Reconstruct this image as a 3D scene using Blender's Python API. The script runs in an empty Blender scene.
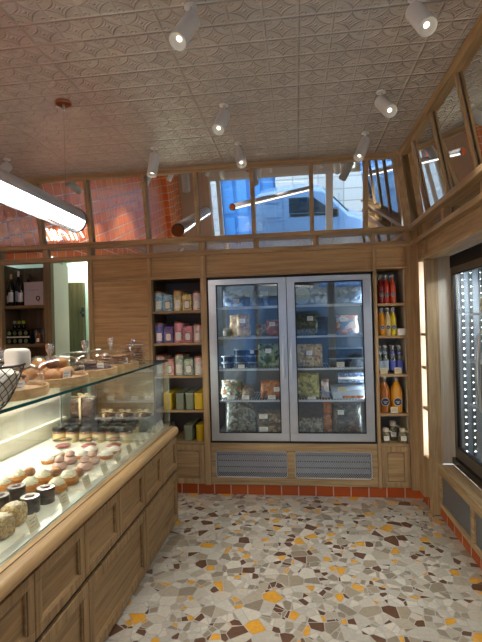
import bpy, math, random
from mathutils import Vector, Matrix, noise as mnoise
random.seed(7)
PI = math.pi
SC = bpy.context.scene
COL = SC.collection

# ------------------------------------------------------------------ camera
YAW, PITCH, ROLL, FPX, CAMH = 0.125232, 0.003847, -0.026598, 440.17, 1.5
cy, sy, cp, sp, cr, sr = math.cos(YAW), math.sin(YAW), math.cos(PITCH), math.sin(PITCH), math.cos(ROLL), math.sin(ROLL)
fwd = Vector((-sy*cp, cy*cp, sp)); r0 = Vector((cy, sy, 0)); u0 = r0.cross(fwd)
rgt = r0*cr + u0*sr; upv = u0*cr - r0*sr
camd = bpy.data.cameras.new('camera'); cam = bpy.data.objects.new('camera', camd); COL.objects.link(cam)
cam.matrix_world = Matrix(((rgt.x, upv.x, -fwd.x, 0), (rgt.y, upv.y, -fwd.y, 0), (rgt.z, upv.z, -fwd.z, CAMH), (0, 0, 0, 1)))
camd.sensor_fit = 'HORIZONTAL'; camd.sensor_width = 36.0; camd.lens = FPX/482*36.0
camd.clip_start = 0.02; camd.clip_end = 200
SC.camera = cam

# ------------------------------------------------------------------ world, lights, exposure
def lin(c):
    return tuple((x/255/12.92 if x/255 <= 0.04045 else ((x/255+0.055)/1.055)**2.4) for x in c)
W = bpy.data.worlds.new('sky'); SC.world = W; W.use_nodes = True
bg = W.node_tree.nodes['Background']; bg.inputs[0].default_value = (*lin((214, 230, 248)), 1); bg.inputs[1].default_value = 2.9
SC.view_settings.view_transform = 'Standard'; SC.view_settings.look = 'None'
SC.view_settings.exposure = 1.12; SC.view_settings.gamma = 1.0; SC.view_settings.use_curve_mapping = False
try:
    SC.cycles.use_denoising = True; SC.cycles.max_bounces = 12; SC.cycles.transparent_max_bounces = 24
    SC.cycles.sample_clamp_indirect = 6
except Exception: pass

def area(name, loc, rot, sx, sy_, power, color):
    l = bpy.data.lights.new(name, 'AREA'); l.shape = 'RECTANGLE'; l.size = sx; l.size_y = sy_; l.energy = power; l.color = color
    o = bpy.data.objects.new(name, l); COL.objects.link(o); o.location = loc; o.rotation_euler = rot
    return o
pt = area('window_portal', (-0.15, -3.3, 1.25), (PI/2, 0, 0), 4.2, 2.5, 1, (1, 1, 1)); pt.data.cycles.is_portal = True
# light strips inside the pastry case and the fridges
area('case_light_strip', (-1.70, 1.35, 1.19), (0, math.radians(-25), 0), 0.06, 3.4, 10, (1.0, 0.93, 0.80))
area('fridge_light_strip', (-0.73, 3.90, 1.15), (0, -PI/2, math.radians(40)), 1.2, 0.015, 1.5, (0.86, 0.95, 1.0))
area('fridge_light_strip', (0.605, 3.90, 1.15), (0, PI/2, math.radians(-40)), 1.2, 0.015, 1.5, (0.86, 0.95, 1.0))
area('niche_fill_light', (1.04, 3.562, 1.17), (PI/2, 0, 0), 0.03, 1.45, 0.8, (1.0, 0.92, 0.80))  # unseen light added behind the post to brighten the niche lining
area('side_fridge_light', (1.30, 2.6, 1.85), (0, 0, 0), 0.04, 1.4, 11, (0.9, 0.95, 1.0))
area('back_room_light', (-2.5, 5.0, 2.35), (0, 0, 0), 0.5, 0.5, 6, (0.94, 1.0, 0.93))

# ------------------------------------------------------------------ materials
MATS = {}
def newmat(name):
    m = bpy.data.materials.new(name); m.use_nodes = True
    nt = m.node_tree; b = nt.nodes['Principled BSDF']; return m, nt, b
def N(nt, t, **kw):
    n = nt.nodes.new(t)
    for k, v in kw.items(): setattr(n, k, v)
    return n
def ramp(nt, stops, fac, mode='LINEAR'):
    r = N(nt, 'ShaderNodeValToRGB'); r.color_ramp.interpolation = mode
    e = r.color_ramp.elements
    while len(e) < len(stops): e.new(0.5)
    for el, (p, c) in zip(e, stops): el.position = p; el.color = (*c, 1)
    nt.links.new(fac, r.inputs[0]); return r.outputs[0]
def math_(nt, op, a, b=None, c=None):
    n = N(nt, 'ShaderNodeMath', operation=op)
    for i, x in enumerate((a, b, c)):
        if x is None: continue
        if isinstance(x, (int, float)): n.inputs[i].default_value = x
        else: nt.links.new(x, n.inputs[i])
    return n.outputs[0]
def coords(nt, kind='Object', scale=(1, 1, 1), rand=True):
    tc = N(nt, 'ShaderNodeTexCoord'); mp = N(nt, 'ShaderNodeMapping'); mp.inputs['Scale'].default_value = scale
    if kind == 'World':
        g = N(nt, 'ShaderNodeNewGeometry'); src = g.outputs['Position']
    else: src = tc.outputs[kind]
    if rand and kind == 'Object':
        oi = N(nt, 'ShaderNodeObjectInfo'); v = N(nt, 'ShaderNodeVectorMath', operation='ADD')
        sc_ = math_(nt, 'MULTIPLY', oi.outputs['Random'], 7.3)
        nt.links.new(src, v.inputs[0]); nt.links.new(sc_, v.inputs[1]); src = v.outputs[0]
    nt.links.new(src, mp.inputs[0]); return mp.outputs[0]
def bump(nt, b, h, strength=0.3, dist=0.01):
    bp = N(nt, 'ShaderNodeBump'); bp.inputs['Strength'].default_value = strength; bp.inputs['Distance'].default_value = dist
    nt.links.new(h, bp.inputs['Height']); nt.links.new(bp.outputs[0], b.inputs['Normal'])
def plain(name, c, rough=0.5, metal=0.0, var=0.06, sc=30, spec=0.5, bmp=0.0, trans=0.0, coat=0.0):
    """solid colour with a faint procedural variation; c in sRGB 0-255"""
    if name in MATS: return MATS[name]
    m, nt, b = newmat(name); c = lin(c)
    n = N(nt, 'ShaderNodeTexNoise'); n.inputs['Scale'].default_value = sc; n.inputs['Detail'].default_value = 3
    nt.links.new(coords(nt), n.inputs['Vector'])
    lo = tuple(x*(1-var) for x in c); hi = tuple(min(1, x*(1+var)) for x in c)
    nt.links.new(ramp(nt, [(0.3, lo), (0.7, hi)], n.outputs[0]), b.inputs['Base Color'])
    b.inputs['Roughness'].default_value = rough; b.inputs['Metallic'].default_value = metal
    b.inputs['Specular IOR Level'].default_value = spec
    if trans: b.inputs['Transmission Weight'].default_value = trans
    if coat: b.inputs['Coat Weight'].default_value = coat
    if bmp: bump(nt, b, n.outputs[0], bmp, 0.004)
    MATS[name] = m; return m
def wood(name, dark, light, axis='Z', rough=0.45, fine=1.0):
    if name in MATS: return MATS[name]
    m, nt, b = newmat(name)
    s = {'X': (1.2, 26, 26), 'Y': (26, 1.2, 26), 'Z': (26, 26, 1.2)}[axis]
    v = coords(nt, scale=s)
    n = N(nt, 'ShaderNodeTexNoise'); n.inputs['Scale'].default_value = 1.6; n.inputs['Detail'].default_value = 6; n.inputs['Distortion'].default_value = 0.7
    nt.links.new(v, n.inputs['Vector'])
    s2 = tuple(x*7 for x in s)
    n2 = N(nt, 'ShaderNodeTexNoise'); n2.inputs['Scale'].default_value = 1.5; n2.inputs['Detail'].default_value = 2
    nt.links.new(coords(nt, scale=s2), n2.inputs['Vector'])
    f = math_(nt, 'ADD', math_(nt, 'MULTIPLY', n.outputs[0], 0.75), math_(nt, 'MULTIPLY', n2.outputs[0], 0.25*fine))
    nt.links.new(ramp(nt, [(0.33, lin(dark)), (0.62, lin(light))], f), b.inputs['Base Color'])
    b.inputs['Roughness'].default_value = rough; b.inputs['Specular IOR Level'].default_value = 0.35
    bump(nt, b, n2.outputs[0], 0.12, 0.001)
    MATS[name] = m; return m
def emit(name, c, strength):
    if name in MATS: return MATS[name]
    m, nt, b = newmat(name); b.inputs['Base Color'].default_value = (*lin(c), 1)
    b.inputs['Emission Color'].default_value = (*lin(c), 1); b.inputs['Emission Strength'].default_value = strength
    MATS[name] = m; return m
def thin_glass(name, tint=(1, 1, 1), base=0.05, edge=0.75, rough=0.0):
    if name in MATS: return MATS[name]
    m = bpy.data.materials.new(name); m.use_nodes = True; nt = m.node_tree; nt.nodes.clear()
    out = N(nt, 'ShaderNodeOutputMaterial'); mix = N(nt, 'ShaderNodeMixShader')
    t = N(nt, 'ShaderNodeBsdfTransparent'); t.inputs[0].default_value = (*tint, 1)
    g = N(nt, 'ShaderNodeBsdfGlossy'); g.inputs['Roughness'].default_value = rough; g.inputs[0].default_value = (0.95, 0.97, 1, 1)
    lw = N(nt, 'ShaderNodeLayerWeight'); lw.inputs[0].default_value = 0.5
    p = math_(nt, 'POWER', lw.outputs['Facing'], 4.0)
    f = math_(nt, 'ADD', math_(nt, 'MULTIPLY', p, edge-base), base)
    nt.links.new(f, mix.inputs[0]); nt.links.new(t.outputs[0], mix.inputs[1]); nt.links.new(g.outputs[0], mix.inputs[2])
    nt.links.new(mix.outputs[0], out.inputs[0]); MATS[name] = m; return m
def mirror_mat():
    m, nt, b = newmat('mirror'); b.inputs['Base Color'].default_value = (0.86, 0.88, 0.88, 1)
    b.inputs['Metallic'].default_value = 1.0; b.inputs['Roughness'].default_value = 0.012; return m

def terrazzo():
    m, nt, b = newmat('terrazzo')
    v = coords(nt, 'World', (1, 1, 0.0))
    def vor(sc_):
        r = []
        for f in ('F1', 'DISTANCE_TO_EDGE'):
            x = N(nt, 'ShaderNodeTexVoronoi', voronoi_dimensions='2D', feature=f); x.inputs['Scale'].default_value = sc_; x.inputs['Randomness'].default_value = 1.0
            nt.links.new(v, x.inputs['Vector']); r.append(x)
        sp_ = N(nt, 'ShaderNodeSeparateColor'); nt.links.new(r[0].outputs['Color'], sp_.inputs[0])
        return sp_, math_(nt, 'DIVIDE', r[1].outputs['Distance'], sc_)
    A, dA = vor(13.0); Bq, dB = vor(19.0)
    split = math_(nt, 'GREATER_THAN', A.outputs[1], 0.35)       # most big chips are broken again by the second pattern
    hsh = math_(nt, 'FRACT', math_(nt, 'ADD', A.outputs[0], math_(nt, 'MULTIPLY', split, math_(nt, 'MULTIPLY', Bq.outputs[0], 3.7))))
    col = ramp(nt, [(0.0, lin((206, 196, 176))), (0.14, lin((186, 174, 152))), (0.27, lin((216, 208, 190))), (0.40, lin((172, 158, 134))),
                    (0.50, lin((196, 188, 172))), (0.62, lin((158, 144, 122))), (0.72, lin((206, 200, 184))), (0.81, lin((112, 78, 56))), (0.92, lin((236, 172, 56)))],
               hsh, 'CONSTANT')
    n = N(nt, 'ShaderNodeTexNoise'); n.inputs['Scale'].default_value = 60; nt.links.new(coords(nt, 'World'), n.inputs['Vector'])
    mixv = N(nt, 'ShaderNodeMix', data_type='RGBA', blend_type='MULTIPLY'); mixv.inputs[0].default_value = 1
    nt.links.new(col, mixv.inputs[6]); nt.links.new(ramp(nt, [(0.3, (0.76, 0.76, 0.76)), (0.7, (0.87, 0.87, 0.87))], n.outputs[0]), mixv.inputs[7])
    e = math_(nt, 'MAXIMUM', math_(nt, 'LESS_THAN', dA, 0.0022), math_(nt, 'MULTIPLY', split, math_(nt, 'LESS_THAN', dB, 0.0022)))
    mx = N(nt, 'ShaderNodeMix', data_type='RGBA'); nt.links.new(e, mx.inputs[0]); nt.links.new(mixv.outputs[2], mx.inputs[6]); mx.inputs[7].default_value = (*lin((172, 168, 160)), 1)
    nt.links.new(mx.outputs[2], b.inputs['Base Color']); b.inputs['Roughness'].default_value = 0.34; b.inputs['Specular IOR Level'].default_value = 0.45
    return m

def tin_ceiling():
    m, nt, b = newmat('pressed_tin')
    g = N(nt, 'ShaderNodeNewGeometry'); s = N(nt, 'ShaderNodeSeparateXYZ'); nt.links.new(g.outputs['Position'], s.inputs[0])
    CX, CY, OX, OY = 0.155, 0.144, -0.045+0.155*40, 0.051+0.144*40
    fx = math_(nt, 'FRACT', math_(nt, 'DIVIDE', math_(nt, 'ADD', s.outputs[0], OX), CX))
    fy = math_(nt, 'FRACT', math_(nt, 'DIVIDE', math_(nt, 'ADD', s.outputs[1], OY), CY))
    ux = math_(nt, 'ABSOLUTE', math_(nt, 'SUBTRACT', math_(nt, 'MULTIPLY', fx, 2), 1)); uy = math_(nt, 'ABSOLUTE', math_(nt, 'SUBTRACT', math_(nt, 'MULTIPLY', fy, 2), 1))
    def ridge(val, w):
        q = math_(nt, 'DIVIDE', val, w); return math_(nt, 'EXPONENT', math_(nt, 'MULTIPLY', math_(nt, 'MULTIPLY', q, q), -1))
    ast = math_(nt, 'ADD', math_(nt, 'POWER', ux, 0.6), math_(nt, 'POWER', uy, 0.6))
    star = ridge(math_(nt, 'SUBTRACT', ast, 0.95), 0.07)
    star2 = ridge(math_(nt, 'SUBTRACT', ast, 0.62), 0.06)
    rad = math_(nt, 'SQRT', math_(nt, 'ADD', math_(nt, 'MULTIPLY', ux, ux), math_(nt, 'MULTIPLY', uy, uy)))
    boss = ridge(rad, 0.10)
    # scroll-like petals in the four corners
    dx = math_(nt, 'SUBTRACT', ux, 0.74); dy = math_(nt, 'SUBTRACT', uy, 0.74)
    rc = math_(nt, 'SQRT', math_(nt, 'ADD', math_(nt, 'MULTIPLY', dx, dx), math_(nt, 'MULTIPLY', dy, dy)))
    petal = ridge(math_(nt, 'SUBTRACT', rc, 0.13), 0.06)
    gx = ridge(math_(nt, 'SUBTRACT', ux, 0.985), 0.045); gy = ridge(math_(nt, 'SUBTRACT', uy, 1.0), 0.085)
    # wide seams between pressed sheets of four by four cells
    def seam(sock, off, cell, w):
        f = math_(nt, 'FRACT', math_(nt, 'DIVIDE', math_(nt, 'ADD', sock, off), cell*4)); d = math_(nt, 'ABSOLUTE', math_(nt, 'SUBTRACT', f, 0.5))
        return ridge(math_(nt, 'SUBTRACT', d, 0.5), w)
    sm = math_(nt, 'ADD', seam(s.outputs[0], OX, CX, 0.012), seam(s.outputs[1], OY-0.144*2, CY, 0.012))
    h = math_(nt, 'MULTIPLY', star, 0.75)
    for t, k in ((star2, 0.35), (boss, 0.8), (petal, 0.35), (gx, 0.30), (gy, 1.25), (sm, 0.5)):
        h = math_(nt, 'ADD', h, math_(nt, 'MULTIPLY', t, k))
    n = N(nt, 'ShaderNodeTexNoise'); n.inputs['Scale'].default_value = 9; n.inputs['Detail'].default_value = 4; nt.links.new(coords(nt, 'World'), n.inputs['Vector'])
    h = math_(nt, 'ADD', h, math_(nt, 'MULTIPLY', n.outputs[0], 1.6))
    bump(nt, b, h, 1.0, 0.010)
    nt.links.new(ramp(nt, [(0.3, lin((206, 202, 200))), (0.7, lin((220, 215, 213)))], n.outputs[0]), b.inputs['Base Color'])
    b.inputs['Metallic'].default_value = 0.4; b.inputs['Roughness'].default_value = 0.27
    return m

def tiles(name, c1, c2, mortar, bw, rh, plane='YZ', msize=0.004, gloss=0.15, wav=0.4, off=(0, 0)):
    m, nt, b = newmat(name)
    g = N(nt, 'ShaderNodeNewGeometry'); s = N(nt, 'ShaderNodeSeparateXYZ'); nt.links.new(g.outputs['Position'], s.inputs[0])
    c = N(nt, 'ShaderNodeCombineXYZ')
    a, d = {'YZ': (1, 2), 'XZ': (0, 2), 'XY': (0, 1)}[plane]
    nt.links.new(math_(nt, 'ADD', s.outputs[a], off[0]), c.inputs[0]); nt.links.new(math_(nt, 'ADD', s.outputs[d], off[1]), c.inputs[1])
    br = N(nt, 'ShaderNodeTexBrick'); br.offset = 0.0; br.squash = 1.0; nt.links.new(c.outputs[0], br.inputs['Vector'])
    br.inputs['Scale'].default_value = 1.0; br.inputs['Brick Width'].default_value = bw; br.inputs['Row Height'].default_value = rh
    br.inputs['Mortar Size'].default_value = msize; br.inputs['Mortar Smooth'].default_value = 0.1; br.inputs['Bias'].default_value = 0
    br.inputs['Color1'].default_value = (*lin(c1), 1); br.inputs['Color2'].default_value = (*lin(c2), 1); br.inputs['Mortar'].default_value = (*lin(mortar), 1)
    nt.links.new(br.outputs['Color'], b.inputs['Base Color']); b.inputs['Roughness'].default_value = gloss
    n = N(nt, 'ShaderNodeTexNoise'); n.inputs['Scale'].default_value = 16; nt.links.new(coords(nt, 'World'), n.inputs['Vector'])
    h = math_(nt, 'SUBTRACT', n.outputs[0], math_(nt, 'MULTIPLY', br.outputs['Fac'], 0.6)); bump(nt, b, h, wav, 0.01)
    return m

def perforated():
    m = bpy.data.materials.new('perforated_steel'); m.use_nodes = True; nt = m.node_tree; b = nt.nodes['Principled BSDF']; out = nt.nodes['Material Output']
    b.inputs['Base Color'].default_value = (*lin((176, 180, 186)), 1); b.inputs['Metallic'].default_value = 0.7; b.inputs['Roughness'].default_value = 0.35
    v = coords(nt, 'Object', rand=False); s = N(nt, 'ShaderNodeSeparateXYZ'); nt.links.new(v, s.inputs[0])
    u = math_(nt, 'ADD', s.outputs[0], s.outputs[1]); P = 0.019
    def cell(ou, ov):
        a = math_(nt, 'SUBTRACT', math_(nt, 'FRACT', math_(nt, 'ADD', math_(nt, 'DIVIDE', u, P), 50+ou)), 0.5)
        c = math_(nt, 'SUBTRACT', math_(nt, 'FRACT', math_(nt, 'ADD', math_(nt, 'DIVIDE', s.outputs[2], P), 50+ov)), 0.5)
        return math_(nt, 'SQRT', math_(nt, 'ADD', math_(nt, 'MULTIPLY', a, a), math_(nt, 'MULTIPLY', c, c)))
    d = math_(nt, 'MINIMUM', cell(0, 0), cell(0.5, 0.5)); hole = math_(nt, 'LESS_THAN', d, 0.27)
    t = N(nt, 'ShaderNodeBsdfTransparent'); mix = N(nt, 'ShaderNodeMixShader')
    nt.links.new(hole, mix.inputs[0]); nt.links.new(b.outputs[0], mix.inputs[1]); nt.links.new(t.outputs[0], mix.inputs[2]); nt.links.new(mix.outputs[0], out.inputs[0])
    return m

def food(name, cols, sc=60, rough=0.5, bmp=0.5, coat=0.0, dist=0.006):
    """lumpy contents in several colours (sRGB)"""
    if name in MATS: return MATS[name]
    m, nt, b = newmat(name); v = coords(nt)
    vo = N(nt, 'ShaderNodeTexVoronoi'); vo.inputs['Scale'].default_value = sc; nt.links.new(v, vo.inputs['Vector'])
    sep = N(nt, 'ShaderNodeSeparateColor'); nt.links.new(vo.outputs['Color'], sep.inputs[0])
    k = len(cols); col = ramp(nt, [(i/k, lin(c)) for i, c in enumerate(cols)], sep.outputs[0], 'CONSTANT')
    n = N(nt, 'ShaderNodeTexNoise'); n.inputs['Scale'].default_value = sc*0.5; nt.links.new(v, n.inputs['Vector'])
    mx = N(nt, 'ShaderNodeMix', data_type='RGBA', blend_type='MULTIPLY'); mx.inputs[0].default_value = 1
    nt.links.new(col, mx.inputs[6]); nt.links.new(ramp(nt, [(0.3, (0.7, 0.7, 0.7)), (0.65, (1, 1, 1))], n.outputs[0]), mx.inputs[7])
    nt.links.new(mx.outputs[2], b.inputs['Base Color']); b.inputs['Roughness'].default_value = rough; b.inputs['Coat Weight'].default_value = coat
    b.inputs['Coat Roughness'].default_value = 0.12
    bump(nt, b, math_(nt, 'MULTIPLY', vo.outputs['Distance'], -1), bmp, dist)
    MATS[name] = m; return m

oakZ = wood('oak_vertical', (144, 116, 82), (192, 162, 120), 'Z')
oakX = wood('oak_along_x', (144, 116, 82), (192, 162, 120), 'X')
oakY = wood('oak_along_y', (144, 116, 82), (192, 162, 120), 'Y')
panX = wood('oak_panel_x', (158, 126, 86), (198, 164, 118), 'X')
cntY = wood('oak_counter_y', (116, 90, 58), (162, 130, 88), 'Y')
cntZ = wood('oak_counter_z', (116, 90, 58), (162, 130, 88), 'Z')
nosY = wood('oak_nosing', (176, 140, 92), (206, 172, 124), 'Y', 0.35)
paleZ = wood('pale_oak', (196, 180, 156), (218, 204, 184), 'Z')
trayw = wood('tray_wood', (168, 134, 90), (204, 172, 126), 'Y')
greyback = plain('shelf_backing', (132, 122, 118), 0.7, sc=80)
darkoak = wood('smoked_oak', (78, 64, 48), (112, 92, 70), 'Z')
darkdoor = wood('smoked_oak_door', (66, 58, 36), (96, 84, 54), 'Z')
steel = plain('brushed_steel', (204, 207, 210), 0.32, 0.85, 0.05, 8)
dsteel = plain('dark_steel', (136, 126, 114), 0.42, 0.8, 0.05, 8)
black = plain('black_rubber', (16, 16, 18), 0.5)
blackgl = plain('black_plastic', (18, 18, 20), 0.25)
white = plain('white_enamel', (232, 232, 226), 0.35, var=0.02)
greyshell = plain('grey_powder_coat', (78, 88, 94), 0.4, var=0.02)
cream = plain('cream_laminate', (240, 236, 222), 0.28, var=0.02)
paper = plain('paper', (240, 238, 230), 0.7, var=0.02)
tagm = plain('buff_card', (214, 202, 170), 0.7, var=0.04)
ink = plain('ink', (70, 62, 52), 0.8)
copper = plain('copper', (168, 104, 72), 0.28, 0.9)
wall_white = plain('warm_white_paint', (222, 214, 204), 0.7, var=0.02, sc=6)
wall_tan = plain('tan_paint', (206, 184, 160), 0.7, var=0.02, sc=6)
wall_green = plain('pale_green_paint', (206, 226, 208), 0.7, var=0.02, sc=6)
glass_case = thin_glass('case_glass', (0.95, 0.98, 0.97), 0.05, 0.8)
glass_top = thin_glass('case_top_glass', (0.86, 0.92, 0.90), 0.14, 0.8)
glass_edge = plain('glass_edge', (12, 74, 70), 0.1)
glass_door = thin_glass('fridge_glass', (0.94, 0.97, 0.98), 0.058, 0.8)
glass_win = thin_glass('window_glass', (0.96, 0.99, 1.0), 0.05, 0.7)
glass_dome = thin_glass('dome_glass', (0.95, 0.96, 0.96), 0.08, 0.95)
glass_knob = thin_glass('knob_glass', (0.72, 0.75, 0.76), 0.42, 0.9)
mirror = mirror_mat()
perf = perforated()

# ------------------------------------------------------------------ mesh builder
class MB:
    def __init__(s): s.v = []; s.f = []
    def add(s, vs, fs):
        o = len(s.v); s.v += [tuple(v) for v in vs]; s.f += [tuple(i+o for i in f) for f in fs]; return s
    def box(s, x0, x1, y0, y1, z0, z1):
        x0, x1 = sorted((x0, x1)); y0, y1 = sorted((y0, y1)); z0, z1 = sorted((z0, z1))
        return s.add([(x0,y0,z0),(x1,y0,z0),(x1,y1,z0),(x0,y1,z0),(x0,y0,z1),(x1,y0,z1),(x1,y1,z1),(x0,y1,z1)],
                     [(0,3,2,1),(4,5,6,7),(0,1,5,4),(1,2,6,5),(2,3,7,6),(3,0,4,7)])
    def hexa(s, p):
        return s.add(p, [(0,3,2,1),(4,5,6,7),(0,1,5,4),(1,2,6,5),(2,3,7,6),(3,0,4,7)])
    def lathe(s, prof, c=(0,0,0), n=24, axis=None, fn=None):
        """profile [(r,z)] turned about z (or about the axis vector)"""
        M = Vector((0,0,1)).rotation_difference(Vector(axis)).to_matrix() if axis is not None else None
        vs, fs = [], []; c = Vector(c)
        for (r, z) in prof:
            for k in range(n):
                a = 2*PI*k/n; rr_ = r*(fn(a, z) if fn else 1)
                p = Vector((rr_*math.cos(a), rr_*math.sin(a), z)); p = (M @ p if M else p) + c; vs.append(p)
        L = len(prof)
        for i in range(L-1):
            for k in range(n):
                fs.append((i*n+k, i*n+(k+1)%n, (i+1)*n+(k+1)%n, (i+1)*n+k))
        if prof[0][0] > 1e-5: fs.append(tuple(reversed(range(n))))
        if prof[-1][0] > 1e-5: fs.append(tuple((L-1)*n+k for k in range(n)))
        return s.add(vs, fs)
    def cyl(s, p0, p1, r, r1=None, n=16):
        p0 = Vector(p0); p1 = Vector(p1); d = p1-p0; L = d.length
        return s.lathe([(r, 0), (r if r1 is None else r1, L)], p0, n, d/L)
    def tube(s, pts, r, n=8, closed=False):
        pts = [Vector(p) for p in pts]; m = len(pts); vs, fs = [], []
        t = (pts[1]-pts[0]).normalized(); ref = Vector((0,0,1)) if abs(t.z) < 0.9 else Vector((1,0,0)); u = t.cross(ref).normalized()
        for i, p in enumerate(pts):
            if closed: t = (pts[(i+1) % m]-pts[i-1]).normalized()
            else: t = (pts[min(i+1, m-1)]-pts[max(i-1, 0)]).normalized()
            u = (u-t*u.dot(t)).normalized(); w = t.cross(u)
            rr_ = r[i] if isinstance(r, (list, tuple)) else r
            for k in range(n):
                a = 2*PI*k/n; vs.append(p+u*math.cos(a)*rr_+w*math.sin(a)*rr_)
        for i in range(m if closed else m-1):
            j = (i+1) % m
            for k in range(n): fs.append((i*n+k, i*n+(k+1)%n, j*n+(k+1)%n, j*n+k))
        if not closed: fs.append(tuple(reversed(range(n)))); fs.append(tuple((m-1)*n+k for k in range(n)))
        return s.add(vs, fs)
    def blob(s, c, rx, ry, rz, amp=0.0, fr=20, seed=0, n=20, e=1.0, flat=None):
        vs, fs = [], []; c = Vector(c); m = n//2
        def pw(x): return math.copysign(abs(x)**e, x)
        for i in range(m+1):
            ph = -PI/2+PI*i/m
            for k in range(n):
                a = 2*PI*k/n
                d = Vector((pw(math.cos(ph))*pw(math.cos(a))*rx, pw(math.cos(ph))*pw(math.sin(a))*ry, pw(math.sin(ph))*rz))
                if amp: d *= 1+amp*mnoise.noise(d*fr+Vector((seed, seed*1.7, 0)))
                if flat is not None and d.z < flat: d.z = flat
                vs.append(c+d)
        for i in range(m):
            for k in range(n): fs.append((i*n+k, i*n+(k+1)%n, (i+1)*n+(k+1)%n, (i+1)*n+k))
        return s.add(vs, fs)
    def bag(s, w, d, h, seed=0, top=0.72):
        """pillow bag standing on z=0, pinched flat at the top"""
        vs, fs = [], []; n, m = 28, 14
        for i in range(m+1):
            t = i/m; z = h*t
            if t < top: q = min(1, (t/0.12)**0.5 if t < 0.12 else 1); dd = d*(0.75+0.25*math.sin(PI*t/top))*q
            else: dd = d*0.75*(1-(t-top)/(1-top))**1.1+0.004
            ww = w*(0.93+0.07*math.sin(PI*min(1, t/top)))
            for k in range(n):
                a = 2*PI*k/n; cx = math.copysign(abs(math.cos(a))**0.6, math.cos(a)); sx = math.copysign(abs(math.sin(a))**0.6, math.sin(a))
                p = Vector((cx*ww/2, sx*dd/2, z)); nn = mnoise.noise(p*28+Vector((seed*3.1, seed, 0)))
                p += Vector((cx*0.4, sx, 0.25*(0.1 < t < 1)))*nn*0.012*(1 if 0 < i else 0.2); vs.append(p)
        for i in range(m):
            for k in range(n): fs.append((i*n+k, i*n+(k+1)%n, (i+1)*n+(k+1)%n, (i+1)*n+k))
        fs.append(tuple(reversed(range(n)))); fs.append(tuple(m*n+k for k in range(n)))
        return s.add(vs, fs)
    def prism(s, poly, axis, a, b):
        def P(u, v, w): return {'X': (w, u, v), 'Y': (u, w, v), 'Z': (u, v, w)}[axis]
        n = len(poly); vs = [P(u, v, a) for u, v in poly]+[P(u, v, b) for u, v in poly]
        return s.add(vs, [tuple(range(n)), tuple(reversed(range(n, 2*n)))]+[(k, k+n, (k+1) % n+n, (k+1) % n) for k in range(n)])
    def build(s, name, mat, parent=None, bev=0, smooth=False, loc=None, angle=0.7, solid=0):
        me = bpy.data.meshes.new(name); me.from_pydata(s.v, [], s.f); me.materials.append(mat)
        o = bpy.data.objects.new(name, me); COL.objects.link(o)
        import bmesh
        bm_ = bmesh.new(); bm_.from_mesh(me); bmesh.ops.recalc_face_normals(bm_, faces=bm_.faces); bm_.to_mesh(me); bm_.free()
        if smooth:
            me.polygons.foreach_set('use_smooth', [True]*len(me.polygons)); me.set_sharp_from_angle(angle=angle)
        if solid:
            md = o.modifiers.new('thick', 'SOLIDIFY'); md.thickness = solid
        if bev:
            md = o.modifiers.new('bevel', 'BEVEL'); md.width = bev; md.segments = 2; md.limit_method = 'ANGLE'
        if parent: o.parent = parent
        if loc: o.location = loc
        return o
def tag(o, label, cat, group=None, kind=None):
    o['label'] = label; o['category'] = cat
    if group: o['group'] = group
    if kind: o['kind'] = kind
    return o
def thing(name, label, cat, loc=(0,0,0), rz=0, group=None):
    o = bpy.data.objects.new(name, None); COL.objects.link(o); o.location = loc; o.rotation_euler = (0, 0, rz); o.empty_display_size = 0.05
    return tag(o, label, cat, group)
def struct(o): o['kind'] = 'structure'; return o
def kids(o): return [c for c in COL.objects if c.parent == o]
def dup(o, loc=None, label=None, group=None, rz=None, par=None, sc=None):
    c = o.copy(); COL.objects.link(c)
    if par: c.parent = par
    for ch in kids(o):
        dup(ch, par=c)
    if loc is not None: c.location = loc
    if label: c['label'] = label
    if group: c['group'] = group
    if rz is not None: c.rotation_euler = (0, 0, rz)
    if sc is not None: c.scale = sc
    return c

def text_mesh(body, size, mat, parent, M, name='lettering', depth=0.0006, align='CENTER'):
    cu = bpy.data.curves.new('lettering', 'FONT'); cu.body = body; cu.size = size; cu.align_x = align; cu.align_y = 'CENTER'; cu.extrude = depth
    t = bpy.data.objects.new('tmp', cu); COL.objects.link(t)
    dg = bpy.context.evaluated_depsgraph_get(); me = bpy.data.meshes.new_from_object(t.evaluated_get(dg)); bpy.data.objects.remove(t)
    me.transform(M); me.materials.clear(); me.materials.append(mat)
    o = bpy.data.objects.new(name, me); COL.objects.link(o); o.parent = parent; return o

# ================================================================== STRUCTURE
ZC = 2.85; XL = -2.78; YF = -3.4; YB = 3.81; XR = 1.045
struct(MB().box(-3.6, 2.1, YF-0.1, 6.2, -0.1, 0).build('floor', terrazzo()))
struct(MB().box(-3.6, 2.1, YF-0.1, 4.9, ZC, ZC+0.12).build('ceiling', tin_ceiling()))
orange = tiles('orange_glazed_tile', (236, 116, 48), (246, 142, 74), (246, 226, 214), 0.20, 0.155, 'YZ', 0.006, 0.10, 0.9)
struct(MB().box(XL-0.12, XL, YF, 3.84, 0, ZC).build('wall_left', orange))
struct(MB().box(XL, XL+0.10, -2.45, -1.95, 0, ZC).build('pillar_left', orange, bev=0.004))
# front (street) wall: header, left pier, sill-less glazing
struct(MB().box(XL-0.12, -2.05, YF-0.12, YF, 0, ZC).build('wall_front', wall_tan))
struct(MB().box(-2.05, 2.1, YF-0.12, YF, 2.50, ZC).box(1.72, 2.1, YF-0.12, YF, 0, 2.5).build('wall_front_header', wall_white))
struct(MB().box(1.75, 1.87, YF, 1.2, 0, ZC).box(XR+0.6, 1.87, 1.2, 1.3, 0, ZC).build('wall_right_front', wall_white))
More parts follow.
